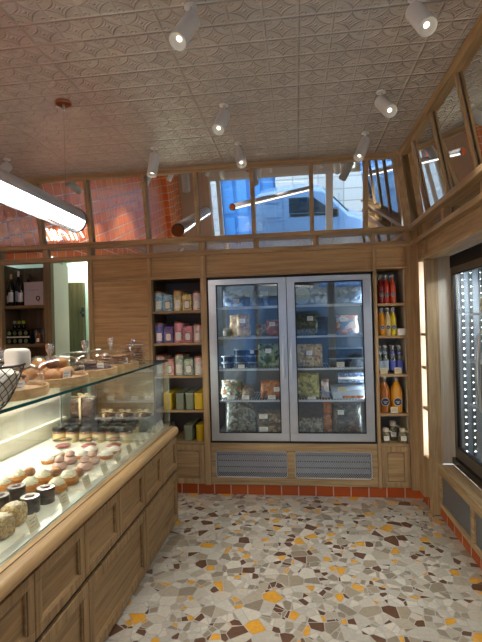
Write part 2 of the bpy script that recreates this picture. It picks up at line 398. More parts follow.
# glazing frames
wf = MB()
for x0, x1 in ((-2.05, -2.0), (-1.86, -1.76), (-1.04, -0.94), (0.78, 0.95), (1.66, 1.72)): wf.box(x0, x1, YF-0.10, YF-0.01, 0, 2.5)
wf.box(-2.0, 1.66, YF-0.10, YF-0.012, 2.44, 2.5).box(-2.0, -1.76, YF-0.1, YF-0.012, 0, 0.12).box(-0.94, 1.66, YF-0.1, YF-0.012, 0, 0.30)
win = struct(wf.build('window_1', white, bev=0.004))
struct(MB().box(-2.0, 1.66, YF-0.06, YF-0.05, 0.02, 2.46).build('window_pane', glass_win, win))
# back wall behind the joinery, with the opening into the back room
struct(MB().box(-1.87, 2.1, 4.56, 4.66, 0, ZC).box(-3.6, -2.76, 3.84, 3.94, 0, ZC).box(-2.76, -1.87, 3.86, 3.94, 2.13, ZC)
       .hexa([(-2.285, 3.875, 0), (-2.262, 3.875, 0), (-2.346, 4.32, 0), (-2.37, 4.32, 0), (-2.285, 3.875, 2.13), (-2.262, 3.875, 2.13), (-2.346, 4.32, 2.13), (-2.37, 4.32, 2.13)]).box(-1.87, -1.80, 3.87, 4.56, 0, ZC).build('wall_back', wall_white))
# back room seen through the opening
struct(MB().box(-3.5, -1.80, 5.2, 5.3, 0, 2.6).box(-1.87, -1.80, 4.66, 5.2, 0, 2.6).box(-3.6, -3.5, 4.25, 5.3, 0, 2.6).box(-3.6, -2.36, 4.25, 4.32, 0, 2.6)
       .box(-3.6, -1.8, 4.20, 5.3, 2.6, 2.7).build('wall_back_room', wall_green))
d = struct(MB().box(-2.83, -2.60, 5.14, 5.195, 0.0, 2.05).build('door_1', darkdoor, bev=0.003))
struct(MB().box(-2.615, -2.585, 5.12, 5.14, 1.62, 1.74).box(-2.60, -2.57, 5.05, 5.12, 1.66, 1.69).build('door_closer', black, d))
# tile skirting
orb = tiles('orange_skirting_x', (172, 76, 30), (188, 92, 42), (200, 168, 140), 0.147, 0.2, 'XZ', 0.005, 0.25, 0.15, off=(0.02, 0.06))
ory = tiles('orange_skirting_y', (172, 76, 30), (188, 92, 42), (200, 168, 140), 0.147, 0.2, 'YZ', 0.005, 0.25, 0.15, off=(0.03, 0.06))
struct(MB().box(-1.9, 1.0, YB+0.01, YB+0.05, 0, 0.084).build('baseboard_back', orb))
struct(MB().box(XR+0.0, XR+0.05, 1.2, 3.80, 0, 0.07).box(0.998, XR, 3.58, YB, 0, 0.07).build('baseboard_right', ory))

# ---- oak frame of the back wall: posts, rails, fascia
P = MB()
for x0, x1, zb in ((-1.875, -1.835, 0), (-1.315, -1.28, 0), (-0.832, -0.778, 0.084), (0.648, 0.676, 0.084), (0.912, 0.99, 0.07)):
    P.box(x0, x1, YB-0.012, YB+0.05, zb, 2.262)
P.box(-2.78, -2.735, YB-0.012, YB+0.05, 0, 2.262)
struct(P.build('trim_1', oakZ, bev=0.003))
P = MB()
P.box(-2.78, 0.97, YB-0.045, YB+0.05, 2.222, 2.262).box(-2.78, 0.97, YB-0.035, YB+0.05, 2.100, 2.142)
P.box(-1.84, -0.80, YB-0.022, YB+0.04, 1.905, 1.925).box(-0.80, 0.66, YB-0.022, YB+0.04, 1.905, 1.918).box(0.67, 0.93, YB-0.022, YB+0.04, 1.92, 1.935)
struct(P.build('trim_2', oakX, bev=0.004))
P = MB(); P.box(-1.84, -0.80, YB+0.012, YB+0.045, 1.92, 2.10).box(-0.80, 0.66, YB+0.012, YB+0.045, 1.915, 2.10).box(0.67, 0.93, YB+0.012, YB+0.045, 1.93, 2.10)
P.box(-1.84, -1.30, YB+0.02, YB+0.045, 0.084, 1.92)
struct(P.build('trim_3', panX))
P = MB()
for x in (-2.29, -0.33, 0.184): P.box(x-0.022, x+0.022, YB-0.005, YB+0.03, 2.142, 2.222)
struct(P.build('trim_4', oakZ, bev=0.002))
# ---- lower mirror band and tilted mirror frame, back wall
B0, B1 = Vector((0, YB-0.012, 2.262)), Vector((0, 3.692, ZC))        # foot and head of the back slope
R0, R1 = Vector((0.965, 0, 2.262)), Vector((0.862, 0, ZC))           # foot and head of the right slope
bn = Vector((0, (B1-B0).z, -(B1-B0).y)).normalized()                 # into the wall
rn = Vector(((R1-R0).z, 0, -(R1-R0).x)).normalized()
def slab_b(mb, x0, x1, s0, s1, o0, o1):
    def p(x, s_, o): q = B0+(B1-B0)*s_+bn*o; return (x, q.y, q.z)
    return mb.hexa([p(x0,s0,o0),p(x1,s0,o0),p(x1,s0,o1),p(x0,s0,o1),p(x0,s1,o0),p(x1,s1,o0),p(x1,s1,o1),p(x0,s1,o1)])
MIRTURN = 0.005
def slab_r(mb, y0, y1, s0, s1, o0, o1, turn=0.0):
    def p(y, s_, o): q = R0+(R1-R0)*s_+rn*(o+turn*(y-y0)/(y1-y0)); return (q.x, y, q.z)
    return mb.hexa([p(y0,s0,o0),p(y1,s0,o0),p(y1,s0,o1),p(y0,s0,o1),p(y0,s1,o0),p(y1,s1,o0),p(y1,s1,o1),p(y0,s1,o1)])
P = MB()
for x in (-2.31, -1.832, -1.296, -0.837, -0.344, 0.154, 0.600): slab_b(P, x-0.017, x+0.017, 0, 0.93, -0.005, 0.03)
struct(P.build('trim_5', oakZ, bev=0.002))
struct(slab_b(MB(), -2.78, 0.87, 0.925, 1.0, -0.012, 0.04).build('trim_6', oakX, bev=0.003))
P = MB()   # corner posts where the slopes meet
def cpt(s_, ox, oy): return (R0.x+(R1.x-R0.x)*s_+ox, B0.y+(B1.y-B0.y)*s_+oy, 2.262+(ZC-2.262)*s_)
P.hexa([cpt(0,-0.06,-0.012),cpt(0,0.0,-0.035),cpt(0,0.04,0.03),cpt(0,-0.05,0.04),cpt(1,-0.055,-0.012),cpt(1,0.0,-0.035),cpt(1,0.04,0.03),cpt(1,-0.05,0.04)])
struct(P.build('trim_7', oakZ, bev=0.003))
xs = [-2.78, -2.31, -1.832, -1.296, -0.837, -0.344, 0.154, 0.600, 0.90]
names = ['above the wine alcove', 'above the opening to the back room', 'above the plain oak panel', 'above the shelves of pastel tins',
         'above the left half of the left fridge door', 'above the meeting of the two fridge doors', 'above the right half of the right fridge door', 'above the bottle shelves in the corner']
for i in range(8):
    m = slab_b(MB(), xs[i]+0.004, xs[i+1]-0.004, 0.01, 0.93, 0.032, 0.038).build('wall_mirror', mirror)
    tag(m, 'tall tilted wall mirror '+names[i], 'mirror', 'tilted mirror panes over the back wall')
ls = [(-2.735, -2.29, 'over the wine alcove'), (-2.29, -1.85, 'over the opening to the back room'), (-1.85, -1.30, 'over the plain oak panel'), (-1.30, -0.80, 'over the shelves of pastel tins'),
      (-0.80, -0.33, 'over the left fridge door'), (-0.33, 0.184, 'over the meeting of the fridge doors'), (0.184, 0.66, 'over the right fridge door'), (0.66, 0.93, 'over the bottle shelves in the corner')]
for a, b_, nm in ls:
    tag(MB().box(a+0.003, b_-0.003, YB+0.032, YB+0.038, 2.13, 2.235).build('wall_mirror', mirror), 'low upright mirror strip '+nm, 'mirror', 'low wall mirrors between the oak rails')

# ---- right wall joinery
struct(MB().box(XR+0.62, XR+0.72, 1.2, 3.86, 0, ZC).box(XR, XR+0.62, 3.80, 3.86, 1.95, ZC).build('wall_right', wall_white))
P = MB()
P.box(0.985, XR+0.03, 3.50, 3.555, 0.0, 2.262).box(0.976, XR+0.03, 3.663, 3.80, 0.07, 2.262)
for y in (2.42, 1.25): P.box(0.985, XR+0.03, y, y+0.055, 0.0, 2.262)
struct(P.build('trim_8', oakZ, bev=0.003))
P = MB()
P.box(0.930, XR+0.05, 1.22, 3.79, 2.222, 2.262).box(0.945, XR+0.05, 1.22, 3.79, 2.095, 2.130).box(0.960, XR+0.05, 1.22, 3.52, 1.945, 1.975).box(0.975, XR+0.05, 3.55, 3.68, 1.945, 1.968)
struct(P.build('trim_9', oakY, bev=0.008))
struct(MB().box(1.005, XR+0.04, 1.22, 3.79, 1.965, 2.10).build('trim_10', oakY))
P = MB()
for y in (3.03, 2.10, 1.65): P.box(0.975, 1.02, y, y+0.05, 2.13, 2.222)
struct(P.build('trim_11', oakZ, bev=0.002))
P = MB(); yr = [3.40, 2.94, 2.49, 2.03, 1.58]
for y in yr: slab_r(P, y-0.013, y+0.013, 0, 0.93, 0.008, 0.022)
struct(P.build('trim_12', oakZ, bev=0.002))
struct(slab_r(MB(), 1.22, 3.66, 0.925, 1.0, -0.012, 0.04).build('trim_13', oakY, bev=0.003))
ys = [3.79]+yr+[1.22]
rnm = ['next to the back corner', 'second from the back corner', 'third from the back corner', 'fourth from the back corner', 'fifth from the back corner', 'farthest from the back corner']
for i in range(6):
    m = slab_r(MB(), ys[i+1]+0.004, ys[i]-0.004, 0.01, 0.93, 0.023, 0.029, MIRTURN).build('wall_mirror', mirror)
    tag(m, 'tilted wall mirror on the right wall, '+rnm[i], 'mirror', 'tilted mirror panes over the right wall')
for a, b_, nm in ((1.25, 2.12, 'farthest from the corner'), (2.14, 3.03, 'above the side fridge door'), (3.07, 3.50, 'beside the oak post'), (3.55, 3.70, 'above the white niche')):
    tag(MB().box(1.028, 1.034, a+0.003, b_-0.003, 2.125, 2.23).build('wall_mirror', mirror), 'low mirror strip on the right wall, '+nm, 'mirror', 'low wall mirrors on the right wall')
# pale jamb beside the side fridge, panel under the niche, ledge
struct(MB().box(XR-0.002, 1.20, 3.545, 3.556, 0.38, 1.97).build('trim_14', paleZ))
P = MB(); P.box(1.012, XR+0.02, 3.555, 3.665, 0.07, 0.40)
struct(P.build('trim_15', oakZ))
P = MB(); arc = [(3.575, 0.11), (3.645, 0.11), (3.645, 0.33)]+[(3.61+0.035*math.cos(a), 0.33+0.03*math.sin(a)) for a in [PI*k/8 for k in range(1, 8)]]+[(3.575, 0.33)]
P.prism(arc, 'X', 1.004, 1.012); struct(P.build('trim_16', oakZ, bev=0.002))

# ================================================================== FRIDGE (back wall)
fr = thing('display_fridge', 'tall stainless steel display fridge with two glass doors set in the oak wall', 'fridge', (-0.07, YB, 0.46))
def F(x): return x+0.07
P = MB()
P.box(F(-0.765), F(-0.745), 0.03, 0.62, 0.0, 1.43).box(F(0.625), F(0.640), 0.03, 0.62, 0.0, 1.43).box(F(-0.765), F(0.64), 0.03, 0.62, 1.40, 1.43).box(F(-0.765), F(0.64), 0.03, 0.62, 0.0, 0.03)
P.box(F(-0.765), F(0.64), 0.60, 0.62, 0.0, 1.43)
P.build('cabinet_shell', greyshell, fr)
MB().box(F(-0.778), F(0.648), 0.012, 0.03, 1.425, 1.443).box(F(-0.778), F(-0.765), 0.012, 0.05, 0.0, 1.443).box(F(0.634), F(0.648), 0.012, 0.05, 0.0, 1.443).box(F(-0.778), F(0.648), 0.0, 0.03, -0.008, 0.006).build('black_surround', black, fr)
MB().box(F(-0.10), F(-0.06), 0.03, 0.07, 0.03, 1.40).build('mullion', greyshell, fr)
def fdoor(x0, x1, hx):
    D = MB(); z0, z1 = 0.012, 1.422; t = 0.068
    D.box(F(x0), F(x1), -0.012, 0.022, z0, z0+t).box(F(x0), F(x1), -0.012, 0.022, z1-t+0.02, z1).box(F(x0), F(x0)+t, -0.012, 0.022, z0+t, z1-t+0.02).box(F(x1)-t, F(x1), -0.012, 0.022, z0+t, z1-t+0.02)
    o = D.build('door', steel, fr, bev=0.002)
    MB().box(F(x0)+t, F(x1)-t, -0.004, 0.002, z0+t, z1-t+0.02).build('glass_pane', glass_door, o)
    G = MB(); a, b_, c, d_ = F(x0)+t, F(x1)-t, z0+t, z1-t+0.02
    G.box(a, b_, -0.0135, 0.0, c, c+0.008).box(a, b_, -0.0135, 0.0, d_-0.008, d_).box(a, a+0.008, -0.0135, 0.0, c+0.008, d_-0.008).box(b_-0.008, b_, -0.0135, 0.0, c+0.008, d_-0.008)
    G.build('gasket', black, o)
    h = MB().box(F(hx)-0.011, F(hx)+0.011, -0.034, -0.022, 0.555, 0.915); 
    h.box(F(hx)-0.007, F(hx)+0.007, -0.024, -0.011, 0.57, 0.60).box(F(hx)-0.007, F(hx)+0.007, -0.024, -0.011, 0.87, 0.90)
    h.build('handle', steel, o, bev=0.003)
fdoor(-0.762, -0.083, -0.117); fdoor(-0.077, 0.628, -0.047)
shz = [0.348, 0.626, 0.908, 1.181]
for z in shz:
    for a, b_ in ((-0.742, -0.10), (-0.06, 0.622)):
        s_ = MB(); s_.box(F(a)+0.005, F(b_)-0.005, 0.075, 0.085, z-0.014, z+0.002); s_.box(F(a)+0.005, F(b_)-0.005, 0.55, 0.558, z-0.006, z)
        n = 26
        for k in range(n+1):
            x = F(a)+0.01+(b_-a-0.02)*k/n; s_.box(x-0.002, x+0.002, 0.08, 0.555, z-0.004, z)
        s_.build('wire_shelf', plain('shelf_wire_white', (206, 212, 218), 0.4, 0.2), fr)
# contents -----------------------------------------------------------
film = thin_glass('bag_film', (0.96, 0.97, 0.97), 0.05, 0.7, 0.15)
past = food('pasta_curls', [(210, 174, 104), (190, 150, 80), (222, 194, 130), (160, 120, 62)], 42, coat=0.7)
greens = food('leafy_salad', [(74, 110, 58), (110, 142, 84), (150, 166, 120), (46, 70, 44)], 38, coat=0.8, bmp=0.8)
mixed = food('mixed_salad', [(168, 176, 160), (176, 110, 66), (110, 118, 88), (206, 204, 190), (74, 78, 62)], 46, coat=0.8, bmp=0.8)
orangef = food('orange_pasta', [(196, 112, 46), (176, 92, 40), (214, 140, 72), (150, 78, 36)], 40, coat=0.8)
dark = food('dark_leaves', [(46, 50, 44), (70, 72, 62), (34, 36, 34), (104, 96, 76)], 46, coat=0.9, bmp=0.8)
bluep = food('pale_blue_pack', [(120, 146, 176), (84, 112, 146), (160, 180, 200), (66, 90, 124)], 26, coat=0.9)
yelg = food('green_gold_pasta', [(150, 146, 76), (178, 168, 96), (110, 116, 60), (196, 186, 130)], 40, coat=0.8)
olive = food('olive_pesto', [(92, 92, 48), (112, 108, 60), (70, 74, 40)], 50, coat=0.8)
redw = food('sliced_ham', [(196, 130, 116), (216, 186, 176), (120, 150, 190), (224, 214, 206)], 26, coat=0.9)
greyf = food('grey_herbs', [(118, 120, 104), (90, 92, 80), (146, 146, 130), (66, 66, 60)], 50, coat=0.9)
beans = food('brown_beans', [(110, 88, 62), (140, 116, 84), (86, 66, 46), (160, 140, 104)], 54, coat=0.8)
FX, FY, FZ = -0.07, YB, 0.46
def card(parent, x, y, z, w=0.05, h=0.032, tilt=0.0, m=None, name='price_label'):
    o = MB().box(-w/2, w/2, -0.001, 0.001, -h/2, h/2).build(name, m or paper, parent, loc=(x, y, z)); o.rotation_euler = (-0.12, 0, tilt)
    l = MB()
    for k in range(2): l.box(-w*0.36, w*(0.30-0.12*k), -0.0018, -0.0009, h*0.14-k*h*0.30, h*0.22-k*h*0.30)
    l.build('printed_lines', plain('soft_ink', (160, 152, 142), 0.8), o); return o
def mkbag(x, z, w, h, d, m, label, lab=None, y=0.16, rz=0, seed=0, group=None, name='food_bag', cat='bag'):
    t = thing(name, label, cat, (x, FY+y, z), rz, group)
    MB().bag(w, d, h*0.999, seed, 0.74).build('bag_contents', m, t, smooth=True, angle=1.5)
    if lab: card(t, lab[0], -d/2-0.008, lab[1], 0.052, 0.038, lab[2] if len(lab) > 2 else 0)
    return t
S = [0.46+0.03, 0.46+shz[0]+0.003, 0.46+shz[1]+0.003, 0.46+shz[2]+0.003, 0.46+shz[3]+0.003]
L_ = 'in the left fridge door'
# top shelf left (blue packs)
mkbag(-0.56, S[4], 0.20, 0.155, 0.10, bluep, 'blue and white food pack with square label, top shelf behind left fridge door', (0.03, 0.05, 0.1), seed=1)
mkbag(-0.33, S[4], 0.17, 0.135, 0.10, bluep, 'blue food pack right of the labelled one, top shelf behind left fridge door', seed=2)
# second shelf left
mkbag(-0.63, S[3], 0.075, 0.09, 0.08, dark, 'small dark olive bag in the left corner of the second fridge shelf', seed=3)
mkbag(-0.565, S[3], 0.10, 0.20, 0.09, past, 'clear bag of pale pasta at far left of the second fridge shelf', y=0.22, seed=4)
mkbag(-0.475, S[3], 0.13, 0.205, 0.09, past, 'clear bag of pale pasta with big square label on the second shelf', (-0.005, 0.145, 0), seed=5)
mkbag(-0.315, S[3], 0.10, 0.115, 0.10, beans, 'brown bean bag left of the orange one, second fridge shelf', seed=6)
mkbag(-0.215, S[3], 0.12, 0.15, 0.10, orangef, 'orange bag with tilted white label, second shelf of the left fridge', (0.0, 0.11, 0.12), seed=7)
# third shelf left: stack of dark tubs
tub0 = None
tl = [('nearest the left jamb', -0.635), ('in the middle stack', -0.515), ('nearest the salad bag', -0.40)]
for i, (nm, x) in enumerate(tl):
    for k in range(3 if i else 2):
        lev = ('bottom', 'middle', 'top')[k]
        lb = 'black round food tub, %s of the stack %s' % (lev, nm)
        loc = (x, FY+0.17, S[2]+k*0.058)
        if tub0 is None:
            tub0 = thing('food_tub', lb, 'tub', loc, 0, 'black tubs in the left fridge')
            MB().lathe([(0.048, 0), (0.056, 0.004), (0.057, 0.046)], n=24).build('tub_body', blackgl, tub0, smooth=True)
            MB().lathe([(0.059, 0.046), (0.060, 0.049), (0.060, 0.055), (0.056, 0.057)], n=24).build('lid', plain('clear_lid', (120, 132, 138), 0.2), tub0, smooth=True)
        else: dup(tub0, loc, lb)
tg = thing('price_card', 'white price card in front of the black tubs in the left fridge', 'price card', (-0.50, FY+0.098, S[2]+0.020)); card(tg, 0, 0, 0, 0.058, 0.034)
tg = thing('price_card', 'small white price card on the top tub in the left fridge', 'price card', (-0.40, FY+0.098, S[2]+0.148)); card(tg, 0, 0, 0, 0.032, 0.028)
mkbag(-0.255, S[2], 0.21, 0.215, 0.11, greens, 'clear bag of green salad leaves with a white label', (0.0, 0.155, -0.1), seed=8)
# fourth shelf left
mkbag(-0.60, S[1], 0.20, 0.17, 0.11, mixed, 'clear bag of mixed white and orange salad at left of the fourth shelf', y=0.17, seed=9)
mkbag(-0.455, S[1], 0.11, 0.125, 0.09, beans, 'small bag of brown mix in the middle of the fourth shelf', seed=10)
mkbag(-0.245, S[1], 0.19, 0.165, 0.10, orangef, 'bag of orange pasta with white tag on the fourth fridge shelf', (0.055, 0.09, 0.3), seed=11)
for x, nm in ((-0.60, 'under the mixed salad bag'), (-0.47, 'between the mixed salad and the orange pasta'), (-0.235, 'under the orange pasta bag')):
    tg = thing('price_card', 'white price card %s in the left fridge' % nm, 'price card', (x, FY+0.092, S[1]+0.021), 0, 'price cards on the fourth fridge shelf'); card(tg, 0, 0, 0, 0.066, 0.036)
# bottom left
mkbag(-0.52, S[0], 0.28, 0.30, 0.14, greyf, 'large clear bag of dried herbs on the bottom left fridge floor', seed=12)
tr = food('prepared_dish', [(120, 96, 64), (150, 128, 92), (90, 92, 66), (170, 150, 118)], 40, coat=0.5)
for k, (h, y, nm) in enumerate(((0.0, 0.17, 'lower'), (0.112, 0.18, 'upper'))):
    t = thing('food_tray', '%s clear tray of prepared food at bottom right of the left fridge' % nm, 'food tray', (-0.255, FY+y, S[0]+h), 0, 'trays in the left fridge')
    MB().box(-0.11, 0.11, -0.07, 0.10, 0, 0.085).build('tray_food', tr, t, bev=0.012)
    MB().box(-0.115, 0.115, -0.075, 0.105, 0.086, 0.108).build('lid', film, t, bev=0.004)
    card(t, -0.06, -0.079, 0.058, 0.075, 0.038)
# right door
t = thing('round_food_tub', 'round clear tub standing on edge, top left of the right fridge door', 'tub', (0.05, FY+0.13, S[4]+0.078), 0)
MB().lathe([(0.0, 0), (0.060, 0), (0.074, 0.03), (0.077, 0.03), (0.077, 0.036), (0.0, 0.037)], n=32, axis=(0, -1, 0)).build('tub_body', plain('pale_tub', (150, 166, 164), 0.2, coat=0.6), t, smooth=True)
MB().lathe([(0.0, 0.038), (0.055, 0.038), (0.06, 0.040), (0.0, 0.0405)], n=32, axis=(0, -1, 0)).build('round_label', plain('sage_label', (128, 140, 128), 0.4), t)
MB().box(-0.03, 0.03, -0.043, -0.041, -0.008, 0.008).build('label_print', paper, t)
mkbag(0.20, S[4], 0.15, 0.15, 0.10, bluep, 'dark blue pack right of the round tub, top fridge shelf', seed=14)
mkbag(0.47, S[4], 0.22, 0.15, 0.10, bluep, 'wide blue pack at the right end of the top fridge shelf', seed=15)
mkbag(0.09, S[3], 0.20, 0.19, 0.11, olive, 'olive green food pack with white label, second shelf of right fridge', (0.03, 0.15, 0.05), seed=16)
t = thing('cold_box', 'black square food box beside the olive green pack', 'box', (0.215, FY+0.2, S[3]), 0); MB().box(-0.055, 0.055, -0.07, 0.07, 0, 0.16).build('carton', blackgl, t, bev=0.006); MB().box(-0.045, 0.045, -0.072, -0.069, 0.02, 0.14).build('front_film', film, t)
mkbag(0.44, S[3], 0.20, 0.17, 0.11, redw, 'clear pack of red and blue wrapped slices, second shelf right', (-0.04, 0.135, 0), seed=17)
for i, (x, nm) in enumerate(((0.03, 'leftmost'), (0.105, 'middle'), (0.18, 'rightmost'))):
    mkbag(x, S[2], 0.085, 0.205, 0.085, past, '%s of three clear bags of golden pasta in the right fridge' % nm, (0, 0.13, 0) if i == 1 else None, seed=20+i, group='golden pasta bags in the right fridge')
for k in range(2):
    t = thing('food_tray', '%s black tray with pale lid on the third shelf of the right fridge' % ('lower', 'upper')[k], 'food tray', (0.40, FY+0.19, S[2]+k*0.088), 0, 'black trays in the right fridge')
    MB().box(-0.125, 0.165, -0.09, 0.10, 0, 0.07).build('tray_body', blackgl, t, bev=0.01); MB().box(-0.13, 0.17, -0.095, 0.105, 0.07, 0.082).build('lid', plain('grey_blue_lid', (110, 130, 146), 0.25), t, bev=0.003)
tg = thing('price_card', 'buff price card leaning on the lower black tray', 'price card', (0.37, FY+0.088, S[2]+0.025)); card(tg, 0, 0, 0, 0.066, 0.045, m=tagm)
mkbag(0.085, S[1], 0.21, 0.225, 0.12, yelg, 'clear bag of green and gold pasta, fourth shelf of right fridge', seed=24)
tg = thing('price_card', 'white price card under the green and gold pasta bag', 'price card', (0.115, FY+0.090, S[1]+0.014)); card(tg, 0, 0, 0, 0.07, 0.024)
mkbag(0.235, S[1], 0.07, 0.17, 0.08, redw, 'narrow pink pack between the pasta bag and the white tray', seed=25)
t = thing('sealed_tray', 'flat white tray of food with a buff label, right of the fourth shelf', 'food tray', (0.44, FY+0.19, S[1]), 0)
MB().hexa([(-0.14,-0.08,0),(0.13,-0.08,0),(0.13,0.10,0),(-0.14,0.10,0),(-0.15,-0.09,0.06),(0.14,-0.09,0.09),(0.14,0.11,0.13),(-0.15,0.11,0.10)]).build('tray_body', plain('white_blue_tray', (196, 208, 222), 0.3), t, bev=0.006)
MB().box(-0.06, 0.12, -0.084, -0.080, 0.008, 0.03).build('filling_strip', orangef, t); card(t, -0.06, -0.098, 0.085, 0.07, 0.045, m=tagm)
t = thing('patterned_box', 'blue and white patterned box above the flat white tray', 'box', (0.47, FY+0.22, S[1]+0.135)); MB().box(-0.12, 0.10, -0.06, 0.07, 0, 0.09).build('carton', food('blue_diamonds', [(60, 84, 120), (150, 170, 196), (80, 108, 146)], 70, bmp=0.1), t, bev=0.004)
MB().box(-0.12, 0.10, -0.0625, -0.0605, 0.03, 0.05).build('paper_band', paper, t)
mkbag(0.09, S[0], 0.24, 0.15, 0.14, greyf, 'crumpled clear bag of pale greens on the bottom of the right fridge', seed=26)
mkbag(0.255, S[0], 0.08, 0.28, 0.10, orangef, 'narrow amber bag between two clear bags at fridge bottom', seed=27, y=0.2)
mkbag(0.42, S[0], 0.26, 0.27, 0.14, dark, 'large clear bag of dark leaves at bottom right of the right fridge', (-0.06, 0.21, 0), seed=28)

# vent plinth under the fridge
vp = thing('vent_plinth', 'oak plinth panel with two perforated steel grilles under the fridge', 'vent panel', (-0.07, YB, 0.0))
V = MB(); x0, x1, z0, z1 = F(-0.777), F(0.647), 0.086, 0.450
def rrect(xa, xb, za, zb, r=0.02):
    pts = []
    for cx_, cz_, a0 in ((xb-r, zb-r, 0), (xa+r, zb-r, PI/2), (xa+r, za+r, PI), (xb-r, za+r, 1.5*PI)):
        pts += [(cx_+r*math.cos(a0+PI/2*k/5), cz_+r*math.sin(a0+PI/2*k/5)) for k in range(6)]
    return pts
ga = [(F(-0.735), F(-0.110)), (F(-0.045), F(0.600))]; gz = (0.150, 0.380)
V.box(x0, x1, 0.0, 0.03, z0, gz[0]).box(x0, x1, 0.0, 0.03, gz[1], z1).box(x0, ga[0][0], 0, 0.03, gz[0], gz[1]).box(ga[0][1], ga[1][0], 0, 0.03, gz[0], gz[1]).box(ga[1][1], x1, 0, 0.03, gz[0], gz[1])
V.build('oak_frame', oakX, vp, bev=0.003)
fin = MB()
for a, b_ in ga:
    q = MB().prism(rrect(a, b_, gz[0], gz[1], 0.018), 'Y', 0.012, 0.014).build('perforated_grille', perf, vp)
    rim = [(x, 0.006, z) for x, z in rrect(a+0.003, b_-0.003, gz[0]+0.003, gz[1]-0.003, 0.018)]
    MB().tube(rim, 0.004, 6, closed=True).build('grille_rim', plain('white_trim', (206, 206, 204), 0.4), q, smooth=True)
    for k in range(4): z = gz[0]+0.035+k*0.053; fin.hexa([(a+0.01, 0.04, z), (b_-0.01, 0.04, z), (b_-0.01, 0.043, z), (a+0.01, 0.043, z), (a+0.01, 0.07, z+0.03), (b_-0.01, 0.07, z+0.03), (b_-0.01, 0.073, z+0.03), (a+0.01, 0.073, z+0.03)])
fin.build('cooling_fins', plain('fin_metal', (220, 224, 230), 0.4, 0.2), vp)
MB().box(x0, x1, 0.12, 0.125, z0, z1).build('backing', plain('vent_backing', (34, 36, 40), 0.6), vp)

# ================================================================== SHELVING
def shelving(name, label, x0, x1, zs, ztop, zfloor, depth, th=0.022, backm=greyback):
    t = thing(name, label, 'shelving', ((x0+x1)/2, YB, 0)); w = (x1-x0)/2
    MB().box(-w-0.004, -w+0.006, 0.052, depth, zfloor, ztop).box(w-0.006, w+0.004, 0.052, depth, zfloor, ztop).build('side_panels', darkoak if backm is greyback else paleZ, t)
    MB().box(-w, w, depth, depth+0.012, zfloor, ztop).build('back_panel', backm, t)
    MB().box(-w-0.004, w+0.004, 0.046, depth+0.012, ztop+0.001, ztop+0.012).build('top_board', darkoak if backm is greyback else oakX, t)
    for z in zs: MB().box(-w+0.001, w-0.001, 0.012, depth, z-th, z).build('shelf', oakX, t, bev=0.002)
    return t
zl = [1.622, 1.335, 1.045, 0.735]
sh1 = shelving('wall_shelving', 'built-in oak shelves of tins left of the fridge', -1.280, -0.832, zl, 1.905, 0.455, 0.42)
def cabinet(x0, x1, label, arch=False):
    t = thing('base_cabinet', label, 'cabinet', ((x0+x1)/2, YB, 0)); w = (x1-x0)/2
    MB().box(-w, w, 0.02, 0.42, 0.086, 0.432).box(-w, w, 0.0, 0.42, 0.432, 0.455).build('cabinet_body', oakX, t, bev=0.002)
    f = MB(); a, b_, c, d_ = -w+0.002, w-0.002, 0.088, 0.430
    k = 0.045
    f.box(a, b_, -0.002, 0.018, c, c+k).box(a, b_, -0.002, 0.018, d_-k, d_).box(a, a+k, -0.002, 0.018, c+k, d_-k).box(b_-k, b_, -0.002, 0.018, c+k, d_-k)
    o = f.build('door', oakZ, t, bev=0.002)
    hw, zt = w-k-0.006, d_-k-0.006
    poly = [(-hw+0.0, c+k+0.006), (hw, c+k+0.006), (hw, zt-0.02)]+([(hw*math.cos(PI*q/10), zt-0.02+0.02*math.sin(PI*q/10)) for q in range(1, 10)])+[(-hw, zt-0.02)]
    MB().prism(poly, 'Y', 0.006, 0.0185).build('door_panel', panX if False else oakX, o, bev=0.003)
    return t
cabinet(-1.280, -0.834, 'low oak cupboard under the shelves of tins')
cabinet(0.677, 0.910, 'low narrow oak cupboard under the bottle shelves')
zr = [1.630, 1.358, 1.036, 0.704]
sh2 = shelving('wall_shelving', 'narrow built-in oak shelves of bottles right of the fridge', 0.678, 0.912, zr, 1.92, 0.455, 0.34, backm=plain('grey_panel', (150, 152, 154), 0.6))

# ---- tins
def tinround(t, m, h, r):
    MB().lathe([(r-0.002, 0), (r, 0.002), (r, h), (r-0.004, h+0.002)], n=28).build('tin_body', m, t, smooth=True)
    MB().lathe([(r*0.92, h+0.002), (r*0.94, h+0.003), (r*0.94, h+0.016), (r*0.88, h+0.019)], n=28).build('lid', copper, t, smooth=True)
    lab = MB(); vs = []; fs = []; n = 8
    for z in (h*0.12, h*0.55):
        for k in range(n+1):
            a = -PI/2-0.62+1.24*k/n; vs.append((math.cos(a)*(r+0.0008), math.sin(a)*(r+0.0008), z))
    for k in range(n): fs.append((k, k+1, n+2+k, n+1+k))
    lab.add(vs, fs).build('paper_label', paper, t, smooth=True)
def tinsquare(t, m, h, w):
    MB().box(-w/2, w/2, -w/2, w/2, 0, h).build('tin_body', m, t, bev=0.008)
    MB().box(-w*0.43, w*0.43, -w*0.43, w*0.43, h, h+0.010).build('lid', m, t, bev=0.004)
    MB().prism([(x, z) for x, z in rrect(-w*0.27, w*0.27, h*0.16, h*0.62, 0.012)], 'Y', -w/2-0.0016, -w/2-0.0002).build('paper_label', paper, t)
    MB().prism([(x, z) for x, z in rrect(-w*0.32, w*0.32, h*0.12, h*0.66, 0.014)], 'Y', -w/2-0.0009, -w/2+0.0004).build('label_border', plain('label_border', (120, 96, 92), 0.6), t)
def cmat(n, c):
    c = tuple(min(250, int(x*1.06)+4) for x in c)
    return food('tin_'+n, [c, tuple(min(255, int(x*1.08)+4) for x in c), tuple(int(x*0.90) for x in c)], 34, rough=0.35, bmp=0.0)
